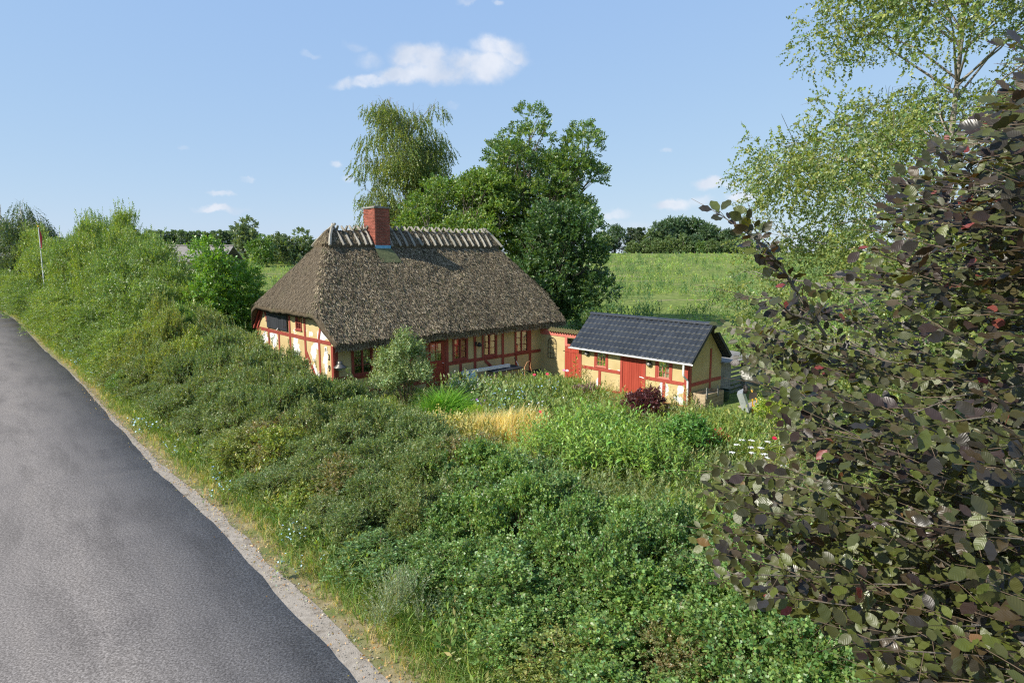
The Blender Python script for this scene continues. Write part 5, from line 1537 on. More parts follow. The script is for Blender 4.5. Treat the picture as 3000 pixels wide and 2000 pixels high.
PF1 = [(.040, .070, .032), (.055, .085, .038), (.030, .056, .030)]
PF2 = [(.070, .100, .036), (.055, .085, .034), (.085, .115, .040)]
PF3 = [(.030, .048, .026), (.045, .062, .030)]
wood = [far_tree_mesh(620, (0, 0, 5.6), (4.8, 4.8, 6.2), 28, (1.4, 2.1), 1300, PF1), far_tree_mesh(622, (0, 0, 4.6), (4.4, 4.4, 5.4), 26, (1.2, 1.9), 1200, PF2), far_tree_mesh(624, (0, 0, 6.4), (3.2, 3.2, 7.0), 24, (1.0, 1.5), 1100, PF3)]
def far(u, vtop, d, k, label, group=None, sx=1.0, name='wood_tree', src=None):
    x, y, z = place(u, d); fm, bm_ = (src or wood)[k][:2]; top = EYE + (745 - vtop) / 1867 * d
    hh = (11.6, 9.9, 13.2)[k] if src is None else src[k][2]
    s = max(.3, (top - z + 1.0) / hh)
    t = thing(name, label, 'tree', (x, y, z - 1.0), random.uniform(0, 6.28), group); t.scale = (sx * (.55 + .45 * s), sx * (.55 + .45 * s), s)
    link('crown', fm, t, kind='stuff'); link('trunk', bm_, t)
    return t
LBW = 'green tree of the wood on the skyline right of the cottage'
for u, v, d, k, sx in [(1762, 678, 232, 1, .8), (1800, 663, 236, 0, .95), (1848, 661, 240, 2, .8), (1872, 660, 236, 2, .8), (1905, 668, 234, 1, .8), (1938, 652, 238, 0, 1), (1968, 641, 244, 0, 1.1), (2002, 640, 246, 0, 1.1), (2036, 646, 244, 0, 1.05), (2070, 660, 240, 0, 1), (2100, 667, 240, 1, 1), (2128, 674, 238, 0, .9), (2158, 682, 236, 0, .9), (2186, 692, 236, 1, .8), (1925, 698, 226, 1, .7), (1960, 690, 226, 1, .8), (2000, 684, 226, 1, .9), (2035, 690, 226, 0, .8), (2080, 700, 224, 1, .7), (2120, 702, 226, 1, .7), (2150, 708, 226, 0, .6), (1890, 700, 228, 1, .7), (1850, 704, 228, 1, .7), (2230, 712, 240, 0, .8), (2280, 716, 250, 1, .8), (2340, 718, 250, 0, .8), (2420, 715, 245, 1, .9), (2500, 716, 250, 0, .9), (2600, 712, 250, 1, 1), (2720, 715, 255, 0, 1), (2850, 716, 255, 1, 1)]:
    far(u, v, d, k, LBW, 'trees of the wood on the skyline', sx)
cone = [far_tree_mesh(630, (0, 0, 2.6), (1.2, 1.2, 2.8), 12, (.5, .8), 320, [(.075, .115, .036), (.06, .095, .03)], up=.6) + (5.6,)]
far(2054, 706, 218, 0, 'small pointed light green tree in front of the skyline wood', None, 1.1, 'young_tree', cone)
# poplar row and other trees left of the cottage
pop = [far_tree_mesh(640 + 2 * i, (0, 0, 5.8), (2.0, 2.0, 6.4), 22, (.9, 1.3), 520, [(.055, .085, .042), (.075, .105, .052), (.045, .072, .036)], up=.7) + (12.6,) for i in range(3)]
for i, u in enumerate([425, 447, 470, 493, 516, 538, 560, 583, 606, 630, 652, 676, 699]):
    far(u, random.choice((668, 671, 666, 674)), 215 + random.uniform(-3, 3), i % 3, 'grey green poplar of the long row on the left skyline', 'poplars of the skyline row', .95, 'poplar_tree', pop)
wil = [far_tree_mesh(650, (0, 0, 5.6), (3.6, 3.6, 5.4), 20, (1.0, 1.6), 760, [(.080, .105, .056), (.060, .085, .045), (.095, .120, .065)], up=.55) + (11.4,), far_tree_mesh(652, (0, 0, 4.2), (4.2, 4.2, 3.9), 20, (1.0, 1.6), 760, [(.075, .125, .022), (.055, .095, .024)]) + (8.6,), far_tree_mesh(654, (0, 0, 4.6), (5.2, 4.4, 4.4), 24, (1.0, 1.7), 900, [(.060, .085, .040), (.075, .100, .046)]) + (9.4,)]
far(722, 640, 150, 0, 'grey green upright willow at the right end of the poplar row', None, .95, 'willow_tree', wil)
far(765, 684, 138, 1, 'bright green rounded tree in front of the grey willow', None, .8, 'ash_tree', wil)
far(860, 668, 146, 2, 'broad dull green tree nearest the cottage roof on the left skyline', None, 1.0, 'willow_tree', wil)
far(812, 690, 150, 2, 'low dull green tree behind the bright rounded one', None, .7, 'willow_tree', wil)
far(910, 692, 152, 0, 'small grey green tree half hidden by the thatched roof', None, .8, 'willow_tree', wil)
pin = [far_tree_mesh(660, (0, 0, 9.0), (3.4, 3.4, 3.4), 14, (.9, 1.4), 620, [(.022, .040, .024), (.032, .052, .028)], flat=.6) + (12.8,)]
far(338, 636, 112, 0, 'dark pine rising above the hedge left of the barn', None, .85, 'pine_tree', pin)
far(392, 645, 116, 0, 'second darker pine just right of the first above the hedge', None, .7, 'pine_tree', pin)
for i, (u, v, d, lb) in enumerate([(20, 590, 96, 'weeping birch at the far left edge of the view'), (78, 596, 92, 'weeping birch second from the left edge'), (112, 640, 104, 'dark rounded tree just left of the flagpole')]):
    x, y, z = place(u, d); h = EYE + (745 - v) / 1867 * d - z; lob = []
    for k in range(26):
        zz = g.uniform(.25, .97); rm = np.interp(zz, [.2, .45, .7, 1], [.30, .34, .28, .10]) * h * .85; a_ = g.uniform(0, 6.28); q = rm * math.sqrt(g.uniform(.1, 1))
        lob.append((q * math.cos(a_), q * math.sin(a_), zz * h, g.uniform(.07, .11) * h))
    weeping('birch_tree' if i < 2 else 'spruce_tree', lb, (x, y, z), np.array(lob), 1100, [strand_tpl(700 + k, n=16, L=2.4, ll=.26, lw=.20) for k in range(3)], [(.050, .074, .036), (.036, .058, .030), (.065, .088, .040)] if i < 2 else PF3, 710 + i * 3, h, .3, droop=1.0)
# ------------------------------------------------------------------ field growth
g = np.random.default_rng(31)
def field_pts(n, ymin, ymax, pw):
    y = ymin + (ymax - ymin) * g.uniform(0, 1, n) ** pw
    x = g.uniform(-1, 1, n) * (y * .95 + 3)
    a, b = to_ab(x, y)
    k = (a > 14.6) & ~((a < 17) & (b > -3) & (b < 12)) & (in_view(x, y)) & ~((np.abs(x + 50) < 9) & (np.abs(y - 100) < 6))
    return x[k], y[k]
TW_W = [twig_tpl(800 + i, n=9, L=.8, ll=.24, lw=.06, ang=42, curve=.05, stem=0, kind='diamond', whorl=True) for i in range(4)]
TW_W2 = [twig_tpl(810 + i, n=7, L=.35, ll=.19, lw=.11, ang=66, curve=.1, stem=0, kind='diamond', whorl=True) for i in range(4)]
PFLD = [(.125, .185, .045), (.160, .210, .058), (.105, .165, .042), (.185, .215, .075)]
PTALL = [(.055, .098, .036), (.045, .082, .034), (.070, .112, .044)]
x, y = field_pts(38000, 36, 205, 1.5)
bare = fbm(x * .11 + 7, y * .30 + 3, 77, 4)
k = bare < .50; x, y = x[k], y[k]
P = np.column_stack([x, y, gz(x, y)]); n = len(P)
sh_ = .80 + .5 * fbm(x * .07, y * .13, 81, 3)
V, T, C = scatter(TW_W2, P, np.tile([0, 0, 1.], (n, 1)) + g.normal(0, .25, (n, 3)), g.normal(0, 1, (n, 3)), g.uniform(.7, 1.35, n) * (.8 + y / 160), PFLD, 82, shade=sh_, lvar=.2)
o = link('field_weeds', mesh_arrays('field_weeds', V, T, [M['grass']], col=C)); tag(o, 'low green weeds covering the field behind the cottage', 'weeds', kind='stuff')
x, y = field_pts(2700, 38, 200, 1.15)
k = fbm(x * .06 + 3, y * .12, 91, 3) > .40; x, y = x[k], y[k]
xs_, ys_ = [], []
m_ = 9
X_ = (x[:, None] + g.normal(0, .42, (len(x), m_))).ravel(); Y_ = (y[:, None] + g.normal(0, .30, (len(x), m_))).ravel(); hh = np.repeat(g.uniform(.8, 2.0, len(x)), m_)
P = np.column_stack([X_, Y_, gz(X_, Y_)]); n = len(P)
V, T, C = scatter(TW_W, P, np.tile([0, 0, 1.], (n, 1)) + g.normal(0, .16, (n, 3)), g.normal(0, 1, (n, 3)), hh * g.uniform(.75, 1.2, n), PTALL, 92, stemc=np.array([.10, .13, .05]))
o = link('mugwort_clumps', mesh_arrays('mugwort_clumps', V, T, [M['grass']], col=C)); tag(o, 'taller dark green weed clumps scattered over the field', 'weeds', kind='stuff')

# ------------------------------------------------------------------ verge grass
def road_d(x, y):
    """distance to the right of the asphalt edge"""
    Q = np.array(ROAD[:-2], float); best = np.full(len(x), 1e9); sg_ = np.zeros(len(x))
    for p, q in zip(Q[:-1], Q[1:]):
        d = q - p; L_ = np.linalg.norm(d); d /= L_; rx = x - p[0]; ry = y - p[1]
        t = np.clip(rx * d[0] + ry * d[1], 0, L_); dx = rx - t * d[0]; dy = ry - t * d[1]; dist = np.hypot(dx, dy)
        m2 = dist < best; best[m2] = dist[m2]; sg_[m2] = (rx * d[1] - ry * d[0])[m2]
    return best * np.sign(sg_)
BL = [blade_tpl(900 + i, n=4, h=.32, w=.014, spread=.4, bend=.5, r=.05) for i in range(5)]
n = 46000
s = g.uniform(0, 1, n) ** 2.4
a = -7.9 + g.uniform(0, 2.6, n); b = -26 + s * 110
pp = ORG + a[:, None] * AX + b[:, None] * BX; x, y = pp[:, 0], pp[:, 1]
rdist = road_d(x, y)
gwid = np.interp(y, [5, 9, 12, 15, 20, 27, 200], [.48, .48, .42, .36, .26, .1, .02])
fl = vnoise(x * 1.5, y * 1.5, 71)
k = in_view(x, y) & (y > 4) & (rdist > gwid + .02 + .35 * (fl - .45)) & (rdist < 2.7)
k &= g.uniform(0, 1, n) < np.clip(.25 + (rdist - gwid) * 1.8, 0, 1)
x, y, rdist, gwid = x[k], y[k], rdist[k], gwid[k]; n = len(x)
edge = np.clip((rdist - gwid) / .9, 0, 1)
dry = (g.uniform(0, 1, n) < (.75 - .7 * edge + .5 * (vnoise(x * .8, y * .8, 72) - .5)))
def tuft(sel, pal, seed, hs, name, label, tp=BL):
    P = np.column_stack([x[sel], y[sel], np.full(sel.sum(), .006)]); m_ = len(P)
    S_ = g.uniform(.5, 1.15, m_) * hs * (.30 + .9 * edge[sel]) * (1 + np.clip(y[sel] - 20, 0, 60) * .012)
    V, T, C = scatter(tp, P, np.tile([0, 0, 1.], (m_, 1)) + g.normal(0, .18, (m_, 3)), g.normal(0, 1, (m_, 3)), S_, pal, seed, lvar=.25)
    o = link(name, mesh_arrays(name, V, T, [M['grass']], col=C)); tag(o, label, 'grass', kind='stuff')
tuft(~dry, [(.085, .140, .026), (.115, .165, .034), (.070, .115, .028), (.150, .170, .060)], 73, 1.35, 'verge_grass', 'green grass of the verge between gravel and hedge')
tuft(dry, [(.30, .24, .105), (.24, .20, .085), (.36, .29, .15), (.17, .165, .06)], 74, 1.0, 'dry_grass', 'dry straw coloured grass at the gravel edge')
# leaf litter and pebbles by the gravel edge
n = 2600
i_ = g.integers(8, 100, n); 
st_ = RD[np.clip(i_, 0, len(RD) - 1)]; 
fpos = g.uniform(0, 1, n)[:, None]
sel = (RD[:, 1] > 6) & (RD[:, 1] < 32); idx = np.nonzero(sel)[0]
i_ = idx[g.integers(0, len(idx), n)]
off = gw[i_] + g.normal(.05, .16, n)
P = np.column_stack([RD[i_] - NRM[i_] * off[:, None] + g.normal(0, .12, (n, 2)), np.full(n, .022)])
LT = [twig_tpl(950 + i, n=1, L=.01, ll=.055, lw=.035, ang=80, stem=0) for i in range(3)]
V, T, C = scatter(LT, P, g.normal(0, 1, (n, 3)) * np.array([1, 1, .15]), np.tile([0, 0, 1.], (n, 1)) + g.normal(0, .3, (n, 3)), g.uniform(.5, 1.2, n), [(.26, .15, .06), (.20, .11, .05), (.33, .24, .12), (.30, .27, .22)], 95)
o = link('leaf_litter', mesh_arrays('leaf_litter', V, T, [M['grass']], col=C)); tag(o, 'brown dry leaves scattered along the gravel edge', 'leaves', kind='stuff')
PB = []
for i in range(4):
    gg = np.random.default_rng(970 + i); q = np.array([(1, 0, 0), (0, 1, 0), (-1, 0, 0), (0, -1, 0), (0, 0, .8)]) * gg.uniform(.7, 1.2, (5, 3))
    PB.append((q * .011, np.array([(0, 1, 4), (1, 2, 4), (2, 3, 4), (3, 0, 4)]), np.zeros(5, int)))
n = 6000; i_ = idx[g.integers(0, len(idx), n)]; off = gw[i_] * g.uniform(-.05, 1.25, n) + g.normal(0, .04, n)
P = np.column_stack([RD[i_] - NRM[i_] * off[:, None] + g.normal(0, .1, (n, 2)), np.full(n, .012)])
V, T, C = scatter(PB, P, np.tile([0, 0, 1.], (n, 1)), g.normal(0, 1, (n, 3)), g.uniform(.4, 1.5, n) ** 2, [(.14, .125, .105), (.22, .20, .17), (.08, .072, .062)], 96, hue=.02)
o = link('loose_grit', mesh_arrays('loose_grit', V, T, [M['petal']], col=C)); tag(o, 'loose grit and small stones on the gravel shoulder', 'stones', kind='stuff')
# small weeds of the hedge foot
n = 5200
b = -25 + g.uniform(0, 1, n) ** 1.5 * 75; a = -6.55 + g.normal(0, .35, n)
pp = ORG + a[:, None] * AX + b[:, None] * BX; x, y = pp[:, 0], pp[:, 1]; rr_ = road_d(x, y)
k = in_view(x, y) & (y > 4) & (rr_ > .95); x, y = x[k], y[k]; n = len(x)
TW_U = [twig_tpl(960 + i, n=10, L=.42, ll=.12, lw=.045, ang=55, stem=.004, whorl=True) for i in range(4)]
V, T, C = scatter(TW_U, np.column_stack([x, y, np.zeros(n)]), np.tile([0, 0, 1.], (n, 1)) + g.normal(0, .25, (n, 3)), g.normal(0, 1, (n, 3)), g.uniform(.7, 1.7, n), [(.075, .125, .028), (.10, .15, .036), (.13, .155, .06), (.19, .19, .09)], 97)
o = link('hedge_foot_weeds', mesh_arrays('hedge_foot_weeds', V, T, [M['grass']], col=C)); tag(o, 'mixed green weeds at the foot of the hedge', 'weeds', kind='stuff')

# ------------------------------------------------------------------ flowers
def disc_tpl(seed, n=5, r=.02, pet=7, h=.0, cone=.3):
    V = [(0, 0, h)]; T = []; gg = np.random.default_rng(seed)
    for k in range(pet):
        a = 2 * PI * k / pet; rr = r * gg.uniform(.85, 1.1)
        V.append((rr * math.cos(a), rr * math.sin(a), h + cone * r))
    for k in range(pet): T.append((0, 1 + k, 1 + (k + 1) % pet))
    return np.array(V), np.array(T), np.zeros(len(V), int)
def flower_plant(name, label, cat, x, y, nst, h, fr, pal, leafpal, seed, spread=.22, group=None, top=.75, tall=1.0, nf=None, petals=8, cone=.3, up=1.0, fsz=(.8, 1.2)):
    g_ = np.random.default_rng(seed); z = gz1(x, y)
    t = thing(name, label, cat, (x, y, z), 0, group)
    B_ = g_.normal(0, spread * .5, (nst, 3)) * np.array([1, 1, 0]); D = np.tile([0, 0, 1.], (nst, 1)) + np.column_stack([g_.normal(0, .22, (nst, 2)), np.zeros(nst)])
    S_ = g_.uniform(.7, 1.1, nst) * h / .42
    V, T, C = scatter(TW_U, B_, D, g_.normal(0, 1, (nst, 3)), S_, leafpal, seed + 1, stemc=np.array([.09, .12, .04]))
    link('stems', mesh_arrays('stems', V, T, [M['grass']], col=C), t, kind='stuff')
    nf = nf or nst * 2
    i_ = g_.integers(0, nst, nf); f = g_.uniform(top, 1.05, nf)[:, None]
    Pf = B_[i_] + nrmz(D[i_]) * (S_[i_] * .42)[:, None] * f + g_.normal(0, .05, (nf, 3))
    V, T, C = scatter([disc_tpl(1, r=fr, pet=petals, cone=cone)], Pf, np.tile([0, -.35, up], (nf, 1)) + g_.normal(0, .5, (nf, 3)), g_.normal(0, 1, (nf, 3)), g_.uniform(*fsz, nf), pal, seed + 2, lvar=.12, hue=.03)
    link('flowers', mesh_arrays('flowers', V, T, [M['petal']], col=C), t, kind='stuff')
    return t
BLUE = [(.25, .36, .80), (.32, .44, .85), (.22, .32, .72)]
for i, (u, v) in enumerate([(80, 925), (122, 958), (150, 985), (176, 1012), (205, 1035), (228, 1058), (262, 1092), (415, 1232), (432, 1252), (500, 1300), (515, 1325), (608, 1398), (640, 1425), (632, 1442), (832, 1572), (862, 1580), (836, 1648), (905, 1648), (880, 1545)]):
    x, y = at_px(u, v, .35)
    ns = 9 if y > 22 else 5
    flower_plant('chicory', 'blue flowering chicory among the verge grass beside the road', 'flowers', x, y, ns, .5, .019 if y < 22 else .03, BLUE, [(.09, .13, .04), (.12, .15, .06)], 2000 + i * 5, .25, 'blue chicory plants along the verge', nf=8 if y < 22 else 16)

# ------------------------------------------------------------------ garden
TW_TALL = [twig_tpl(1000 + i, n=13, L=.9, ll=.17, lw=.036, ang=52, curve=.05, stem=.005, kind='long', whorl=True, taper=.3) for i in range(4)]
TW_DRY = [blade_tpl(1010 + i, n=8, h=.9, w=.012, spread=.16, bend=.18, r=.10) for i in range(4)]
GB = [blade_tpl(1020 + i, n=6, h=.5, w=.016, spread=.35, bend=.45, r=.08) for i in range(4)]
n = 26000
a = g.uniform(-2.7, 17.5, n); b = g.uniform(-26, -.3, n)
pp = ORG + a[:, None] * AX + b[:, None] * BX; x, y = pp[:, 0], pp[:, 1]
shedm = (a > 10.75) & (a < 14.6) & (b > -10.95) & (b < -4.6)
pathm = (a > 12.0) & (a < 15.2) & (b > -14.6) & (b < -12.3)
k = in_view(x, y) & (y > 5) & ~shedm & ~pathm & ~((a > 12.5) & (b > -4.7)) & (np.hypot(x, y) > 6)
k &= ~((b > -1.6) & (a > 4) & (a < 12.8) & (g.uniform(0, 1, n) < .6))
near = (a > 9.6) & (a < 10.75) & (b < -4.7) & (b > -11); k &= ~(near & (g.uniform(0, 1, n) < .55))
x, y, a, b = x[k], y[k], a[k], b[k]; n = len(x)
typ = fbm(a * .45, b * .45, 61, 3); typ2 = fbm(a * .35 + 9, b * .35, 62, 3)
hz_ = .55 + .75 * fbm(a * .5, b * .5, 63, 2)
hz_ *= np.where((a > 9.6) & (b > -16), .5, 1.0) * np.where(b > -2.2, .6, 1) * np.where((a > 11) & (b < -11), .55, 1)
P = np.column_stack([x, y, gz(x, y) - .02]); up_ = np.tile([0, 0, 1.], (n, 1)) + g.normal(0, .2, (n, 3)); U_ = g.normal(0, 1, (n, 3))
def gstuff(sel, tpls, pal, s, name, label, seed, lv=.28):
    V, T, C = scatter(tpls, P[sel], up_[sel], U_[sel], s[sel], pal, seed, stemc=np.array([.12, .13, .05]), lvar=lv)
    o = link(name, mesh_arrays(name, V, T, [M['grass']], col=C)); tag(o, label, 'weeds', kind='stuff')
rnd = g.uniform(0, 1, n)
dryz = (typ2 > .50) & (rnd < .45)
mid = ~dryz & (rnd < .72)
gstuff(dryz, GB, [(.25, .20, .085), (.30, .25, .12), (.18, .17, .06)], hz_ * g.uniform(.7, 1.4, n), 'dry_garden_grass', 'dry yellow grass mixed through the garden weeds', 64)
gstuff(mid & (typ > .42), TW_U, [(.10, .145, .034), (.13, .17, .040), (.085, .125, .036), (.16, .18, .07)], hz_ * g.uniform(1.2, 2.3, n), 'garden_weeds', 'waist high green weeds filling the garden', 65)
gstuff(mid & (typ <= .42), TW_U, [(.105, .13, .055), (.14, .155, .075), (.09, .12, .05)], hz_ * g.uniform(1.0, 2.0, n), 'grey_green_weeds', 'grey green weeds in the middle of the garden', 66)
gstuff(~dryz & ~mid, GB, [(.10, .155, .030), (.14, .185, .045), (.17, .19, .07)], hz_ * g.uniform(.7, 1.5, n), 'garden_grass', 'rough green grass between the garden weeds', 67)
def clump(name, label, cat, x, y, tpls, n_, r, h, pal, seed, L0, mat='grass', dome=0.0, lean=.35, group=None, stemc=np.array([.12, .13, .05])):
    g_ = np.random.default_rng(seed); q = np.sqrt(g_.uniform(0, 1, n_)) * r; th = g_.uniform(0, 6.28, n_)
    P = np.column_stack([q * np.cos(th), q * np.sin(th), np.zeros(n_)]); P[:, 2] = dome * h * (1 - (q / r) ** 2)
    D = np.column_stack([np.cos(th) * q / r * lean, np.sin(th) * q / r * lean, np.ones(n_)]) + g_.normal(0, .12, (n_, 3))
    S_ = h * (1 - dome) * (1 - .4 * (q / r) ** 2) / L0 * g_.uniform(.8, 1.15, n_)
    V, T, C = scatter(tpls, P, D, g_.normal(0, 1, (n_, 3)), S_, pal, seed + 1, stemc=stemc)
    t = thing(name, label, cat, (x, y, gz1(x, y)), 0, group); link('leaves', mesh_arrays('leaves', V, T, [M[mat]], col=C), t, kind='stuff')
    return t
def gp(u, v): return at_px(u, v, 0)
# goldenrod like bush before the cottage door
x, y = w2(1.55, -3.2)
lob = lobes_dome(g, 20, 1.25, 1.2, 2.9, (.18, .34), zb=.2)
P_, D_, U2 = on_lobes(g, lob, 900, up=1.1, rnd=.3, inner=.45, zmin=-.6)
kk = P_[:, 2] > .05
V, T, C = scatter([twig_tpl(1050 + i, n=13, L=.52, ll=.15, lw=.036, ang=48, stem=.004, kind='long', whorl=True) for i in range(4)], P_[kk], D_[kk], U2[kk], g.uniform(.8, 1.3, kk.sum()), [(.125, .165, .062), (.105, .145, .050), (.155, .185, .085), (.090, .125, .045)], 1060, stemc=np.array([.14, .15, .07]))
plant('mugwort_bush', 'tall pale green bush of narrow leaves in front of the cottage door', 'bush', (x, y, 0), mesh_arrays('foliage', V, T, [M['leaf']], col=C), branch_mesh('branches', (0, 0, 0), [l[:3] for l in lob], .02, M['twig'], g))
x, y = gp(1312, 1232)
clump('day_lily', 'bright green clump of long arching leaves beside the pale bush', 'plant', x, y, [blade_tpl(1070 + i, n=6, h=1.0, w=.024, spread=.35, bend=.55, r=.05) for i in range(3)], 330, .78, 1.30, [(.085, .185, .018), (.115, .220, .022), (.065, .145, .018)], 1071, 1.0)
x, y = gp(1396, 1246)
clump('spurge_mound', 'low lime green mound in front of the arching clump', 'plant', x, y, [twig_tpl(1080 + i, n=12, L=.30, ll=.06, lw=.03, ang=50, whorl=True) for i in range(3)], 700, .78, .80, [(.155, .220, .022), (.195, .255, .030), (.125, .19, .022)], 1081, .30, dome=.62)
for i, (u, v, ns, h, nf, lb) in enumerate([(1500, 1212, 75, 1.15, 60, 'tall leafy plant with many pale blue flowers before the dark table'), (1462, 1236, 40, .95, 40, 'lower pale blue flowering plant left of the taller one'), (1550, 1240, 55, 1.0, 34, 'grey green plant with white and blue flowers beside the blue ones'), (1590, 1180, 40, 1.0, 18, 'slim plant with scattered blue flowers by the yard wall')]):
    x, y = gp(u, v)
    flower_plant('blue_flower_plant', lb, 'flowers', x, y, ns, h, .032, BLUE if i != 2 else [(.55, .55, .65), (.35, .45, .82), (.62, .50, .58)], [(.095, .135, .042), (.12, .15, .06)], 2200 + i * 7, 1.0, None, nf=nf, top=.55)
for i, (u, v, lb) in enumerate([(1375, 1185, 'pale pink seeding weeds in front of the blue panel'), (1420, 1178, 'pale pink seeding weeds in front of the white board'), (1345, 1165, 'slim pale seeding weed close to the cottage door')]):
    x, y = gp(u, v)
    flower_plant('thistle', lb, 'plant', x, y, 34, 1.1, .022, [(.52, .44, .40), (.58, .50, .46), (.44, .34, .36)], [(.105, .145, .055), (.13, .16, .07)], 2250 + i * 7, .9, None, nf=50, top=.85)
x, y = gp(1395, 1212)
flower_plant('aster', 'purple flowers between the lime mound and the arching clump', 'flowers', x - .2, y + .3, 16, .55, .05, [(.24, .09, .34), (.30, .12, .40)], [(.07, .11, .03)], 2290, .6, None, nf=26)
for i, (u, v, r, n_, h) in enumerate([(1420, 1290, 1.1, 190, 1.15), (1500, 1282, 1.0, 170, 1.2), (1560, 1262, .8, 120, 1.1), (1370, 1272, .9, 110, .9)]):
    x, y = gp(u, v)
    clump('dry_grass_clump', 'straw coloured upright grass clump in the garden before the blue flowers', 'grass', x, y, TW_DRY, n_, r, h, [(.40, .31, .15), (.46, .37, .20), (.30, .25, .11)], 2300 + i * 5, .9, group='straw coloured grass clumps in the garden', lean=.15)
for i, (u, v) in enumerate([(1290, 1275), (1335, 1290), (1385, 1300), (1270, 1310)]):
    x, y = gp(u, v)
    flower_plant('fennel', 'yellow umbelled fennel at the garden edge of the hedge', 'plant', x, y, 44, .85, .030, [(.27, .22, .06), (.32, .26, .08), (.21, .20, .07)], [(.15, .155, .05), (.19, .18, .07)], 2340 + i * 5, 1.1, 'yellow fennel plants', nf=150, top=.8)
# tall arching green plants
for i, (u, v, h, n_) in enumerate([(1640, 1330, 1.5, 70), (1700, 1320, 1.6, 80), (1760, 1300, 1.7, 80), (1815, 1320, 1.6, 70), (1860, 1335, 1.5, 70), (1910, 1350, 1.4, 60), (1700, 1380, 1.6, 70), (1790, 1390, 1.6, 70), (1600, 1385, 1.45, 60), (1880, 1400, 1.5, 60), (1950, 1410, 1.4, 60), (1560, 1330, 1.2, 40), (1570, 1235, 1.2, 16), (1940, 1310, 1.0, 40)]):
    x, y = gp(u, v)
    clump('goldenrod', 'tall bright green plant with drooping narrow leaves in front of the shed', 'plant', x, y, TW_TALL, n_, .85, h, [(.110, .180, .030), (.145, .215, .038), (.085, .140, .028)], 2400 + i * 5, .9, group='tall green drooping plants in the middle garden', mat='leaf', lean=.45)
def small_bush(name, label, x, y, rx, h, ntw, tpls, pal, seed, nl=12, up=.4):
    g_ = np.random.default_rng(seed); lb = lobes_dome(g_, nl, rx, rx, h, (.26, .42), zb=.35); P_, D_, U2 = on_lobes(g_, lb, ntw, up=up, inner=.4); kk = P_[:, 2] > .05
    V, T, C = scatter(tpls, P_[kk], D_[kk], U2[kk], g_.uniform(.8, 1.2, kk.sum()), pal, seed + 1)
    return plant(name, label, 'bush', (x, y, gz1(x, y)), mesh_arrays('foliage', V, T, [M['leaf']], col=C), branch_mesh('branches', (0, 0, 0), [l[:3] for l in lb], .02, M['twig'], g_))
TW_JM = [twig_tpl(1100 + i, n=8, L=.20, ll=.085, lw=.075, ang=55, kind='lobed') for i in range(3)]
x, y = gp(1880, 1232); small_bush('japanese_maple', 'dark purple maple bush standing before the shed door', x, y, .95, 1.22, 620, TW_JM, [(.055, .016, .020), (.075, .022, .024), (.040, .014, .018)], 2500)
x, y = gp(2078, 1322); small_bush('japanese_maple', 'low crimson maple near the white flowers', x, y, .62, .62, 240, TW_JM, [(.30, .035, .040), (.36, .05, .05), (.22, .03, .035)], 2510)
x, y = gp(1712, 1165); small_bush('barberry_bush', 'small dusky purple bush at the left end of the shed', x, y, .5, .55, 150, TW_JM, [(.15, .09, .11), (.12, .10, .07)], 2520)
TW_PE = [twig_tpl(1120 + i, n=9, L=.35, ll=.17, lw=.06, ang=58, kind='long') for i in range(3)]
x, y = gp(2010, 1345); small_bush('peony_bush', 'rounded deep green peony bush right of the drooping plants', x, y, .72, 1.15, 420, TW_PE, [(.055, .120, .024), (.075, .145, .028), (.045, .095, .022)], 2530, up=.6)
x, y = gp(2300, 1262); small_bush('hop_vine', 'yellow green climbing plant heaped right of the wheelbarrow', x, y, 1.0, 1.35, 520, TW_JM, [(.17, .21, .028), (.14, .19, .028), (.10, .15, .026)], 2540)
x, y = gp(2215, 1345)
clump('day_lily', 'yellow green arching leaves among the white flower heads', 'plant', x, y, [blade_tpl(1130 + i, n=6, h=.7, w=.026, spread=.5, bend=.7, r=.05) for i in range(3)], 130, .75, .72, [(.19, .225, .035), (.235, .265, .05), (.15, .19, .03)], 2550, .7)
for i, (u, v) in enumerate([(2144, 1323), (2159, 1300), (2174, 1287), (2202, 1288), (2200, 1308), (2230, 1310), (2203, 1324), (2250, 1292), (2249, 1338), (2303, 1309), (2240, 1328), (2296, 1362), (2330, 1358)]):
    x, y = at_px(u, v, .75)
    z = gz1(x, y); t = thing('wild_carrot', 'flat white flower head on a thin stem among the yellow green leaves', 'flower', (x, y, z), 0, 'white flat flower heads in the garden')
    q = MB(); q.tube([(0, 0, 0), (.02, .01, .4), (0, 0, .74)], .006, 4); q.build('stem', M['twig'], t)
    ng = 26; g_ = np.random.default_rng(2600 + i); rr = .09 * np.sqrt(g_.uniform(0, 1, ng)); th = g_.uniform(0, 6.28, ng)
    V, T, C = scatter([disc_tpl(3, r=.024, pet=6, cone=-.3)], np.column_stack([rr * np.cos(th), rr * np.sin(th), .76 - rr * .25]), np.tile([0, 0, 1.], (ng, 1)) + g_.normal(0, .15, (ng, 3)), g_.normal(0, 1, (ng, 3)), g_.uniform(.8, 1.2, ng), [(.74, .74, .68), (.80, .80, .76)], 2600 + i, lvar=.06, hue=.0)
    link('flower_head', mesh_arrays('flower_head', V, T, [M['petal']], col=C), t)
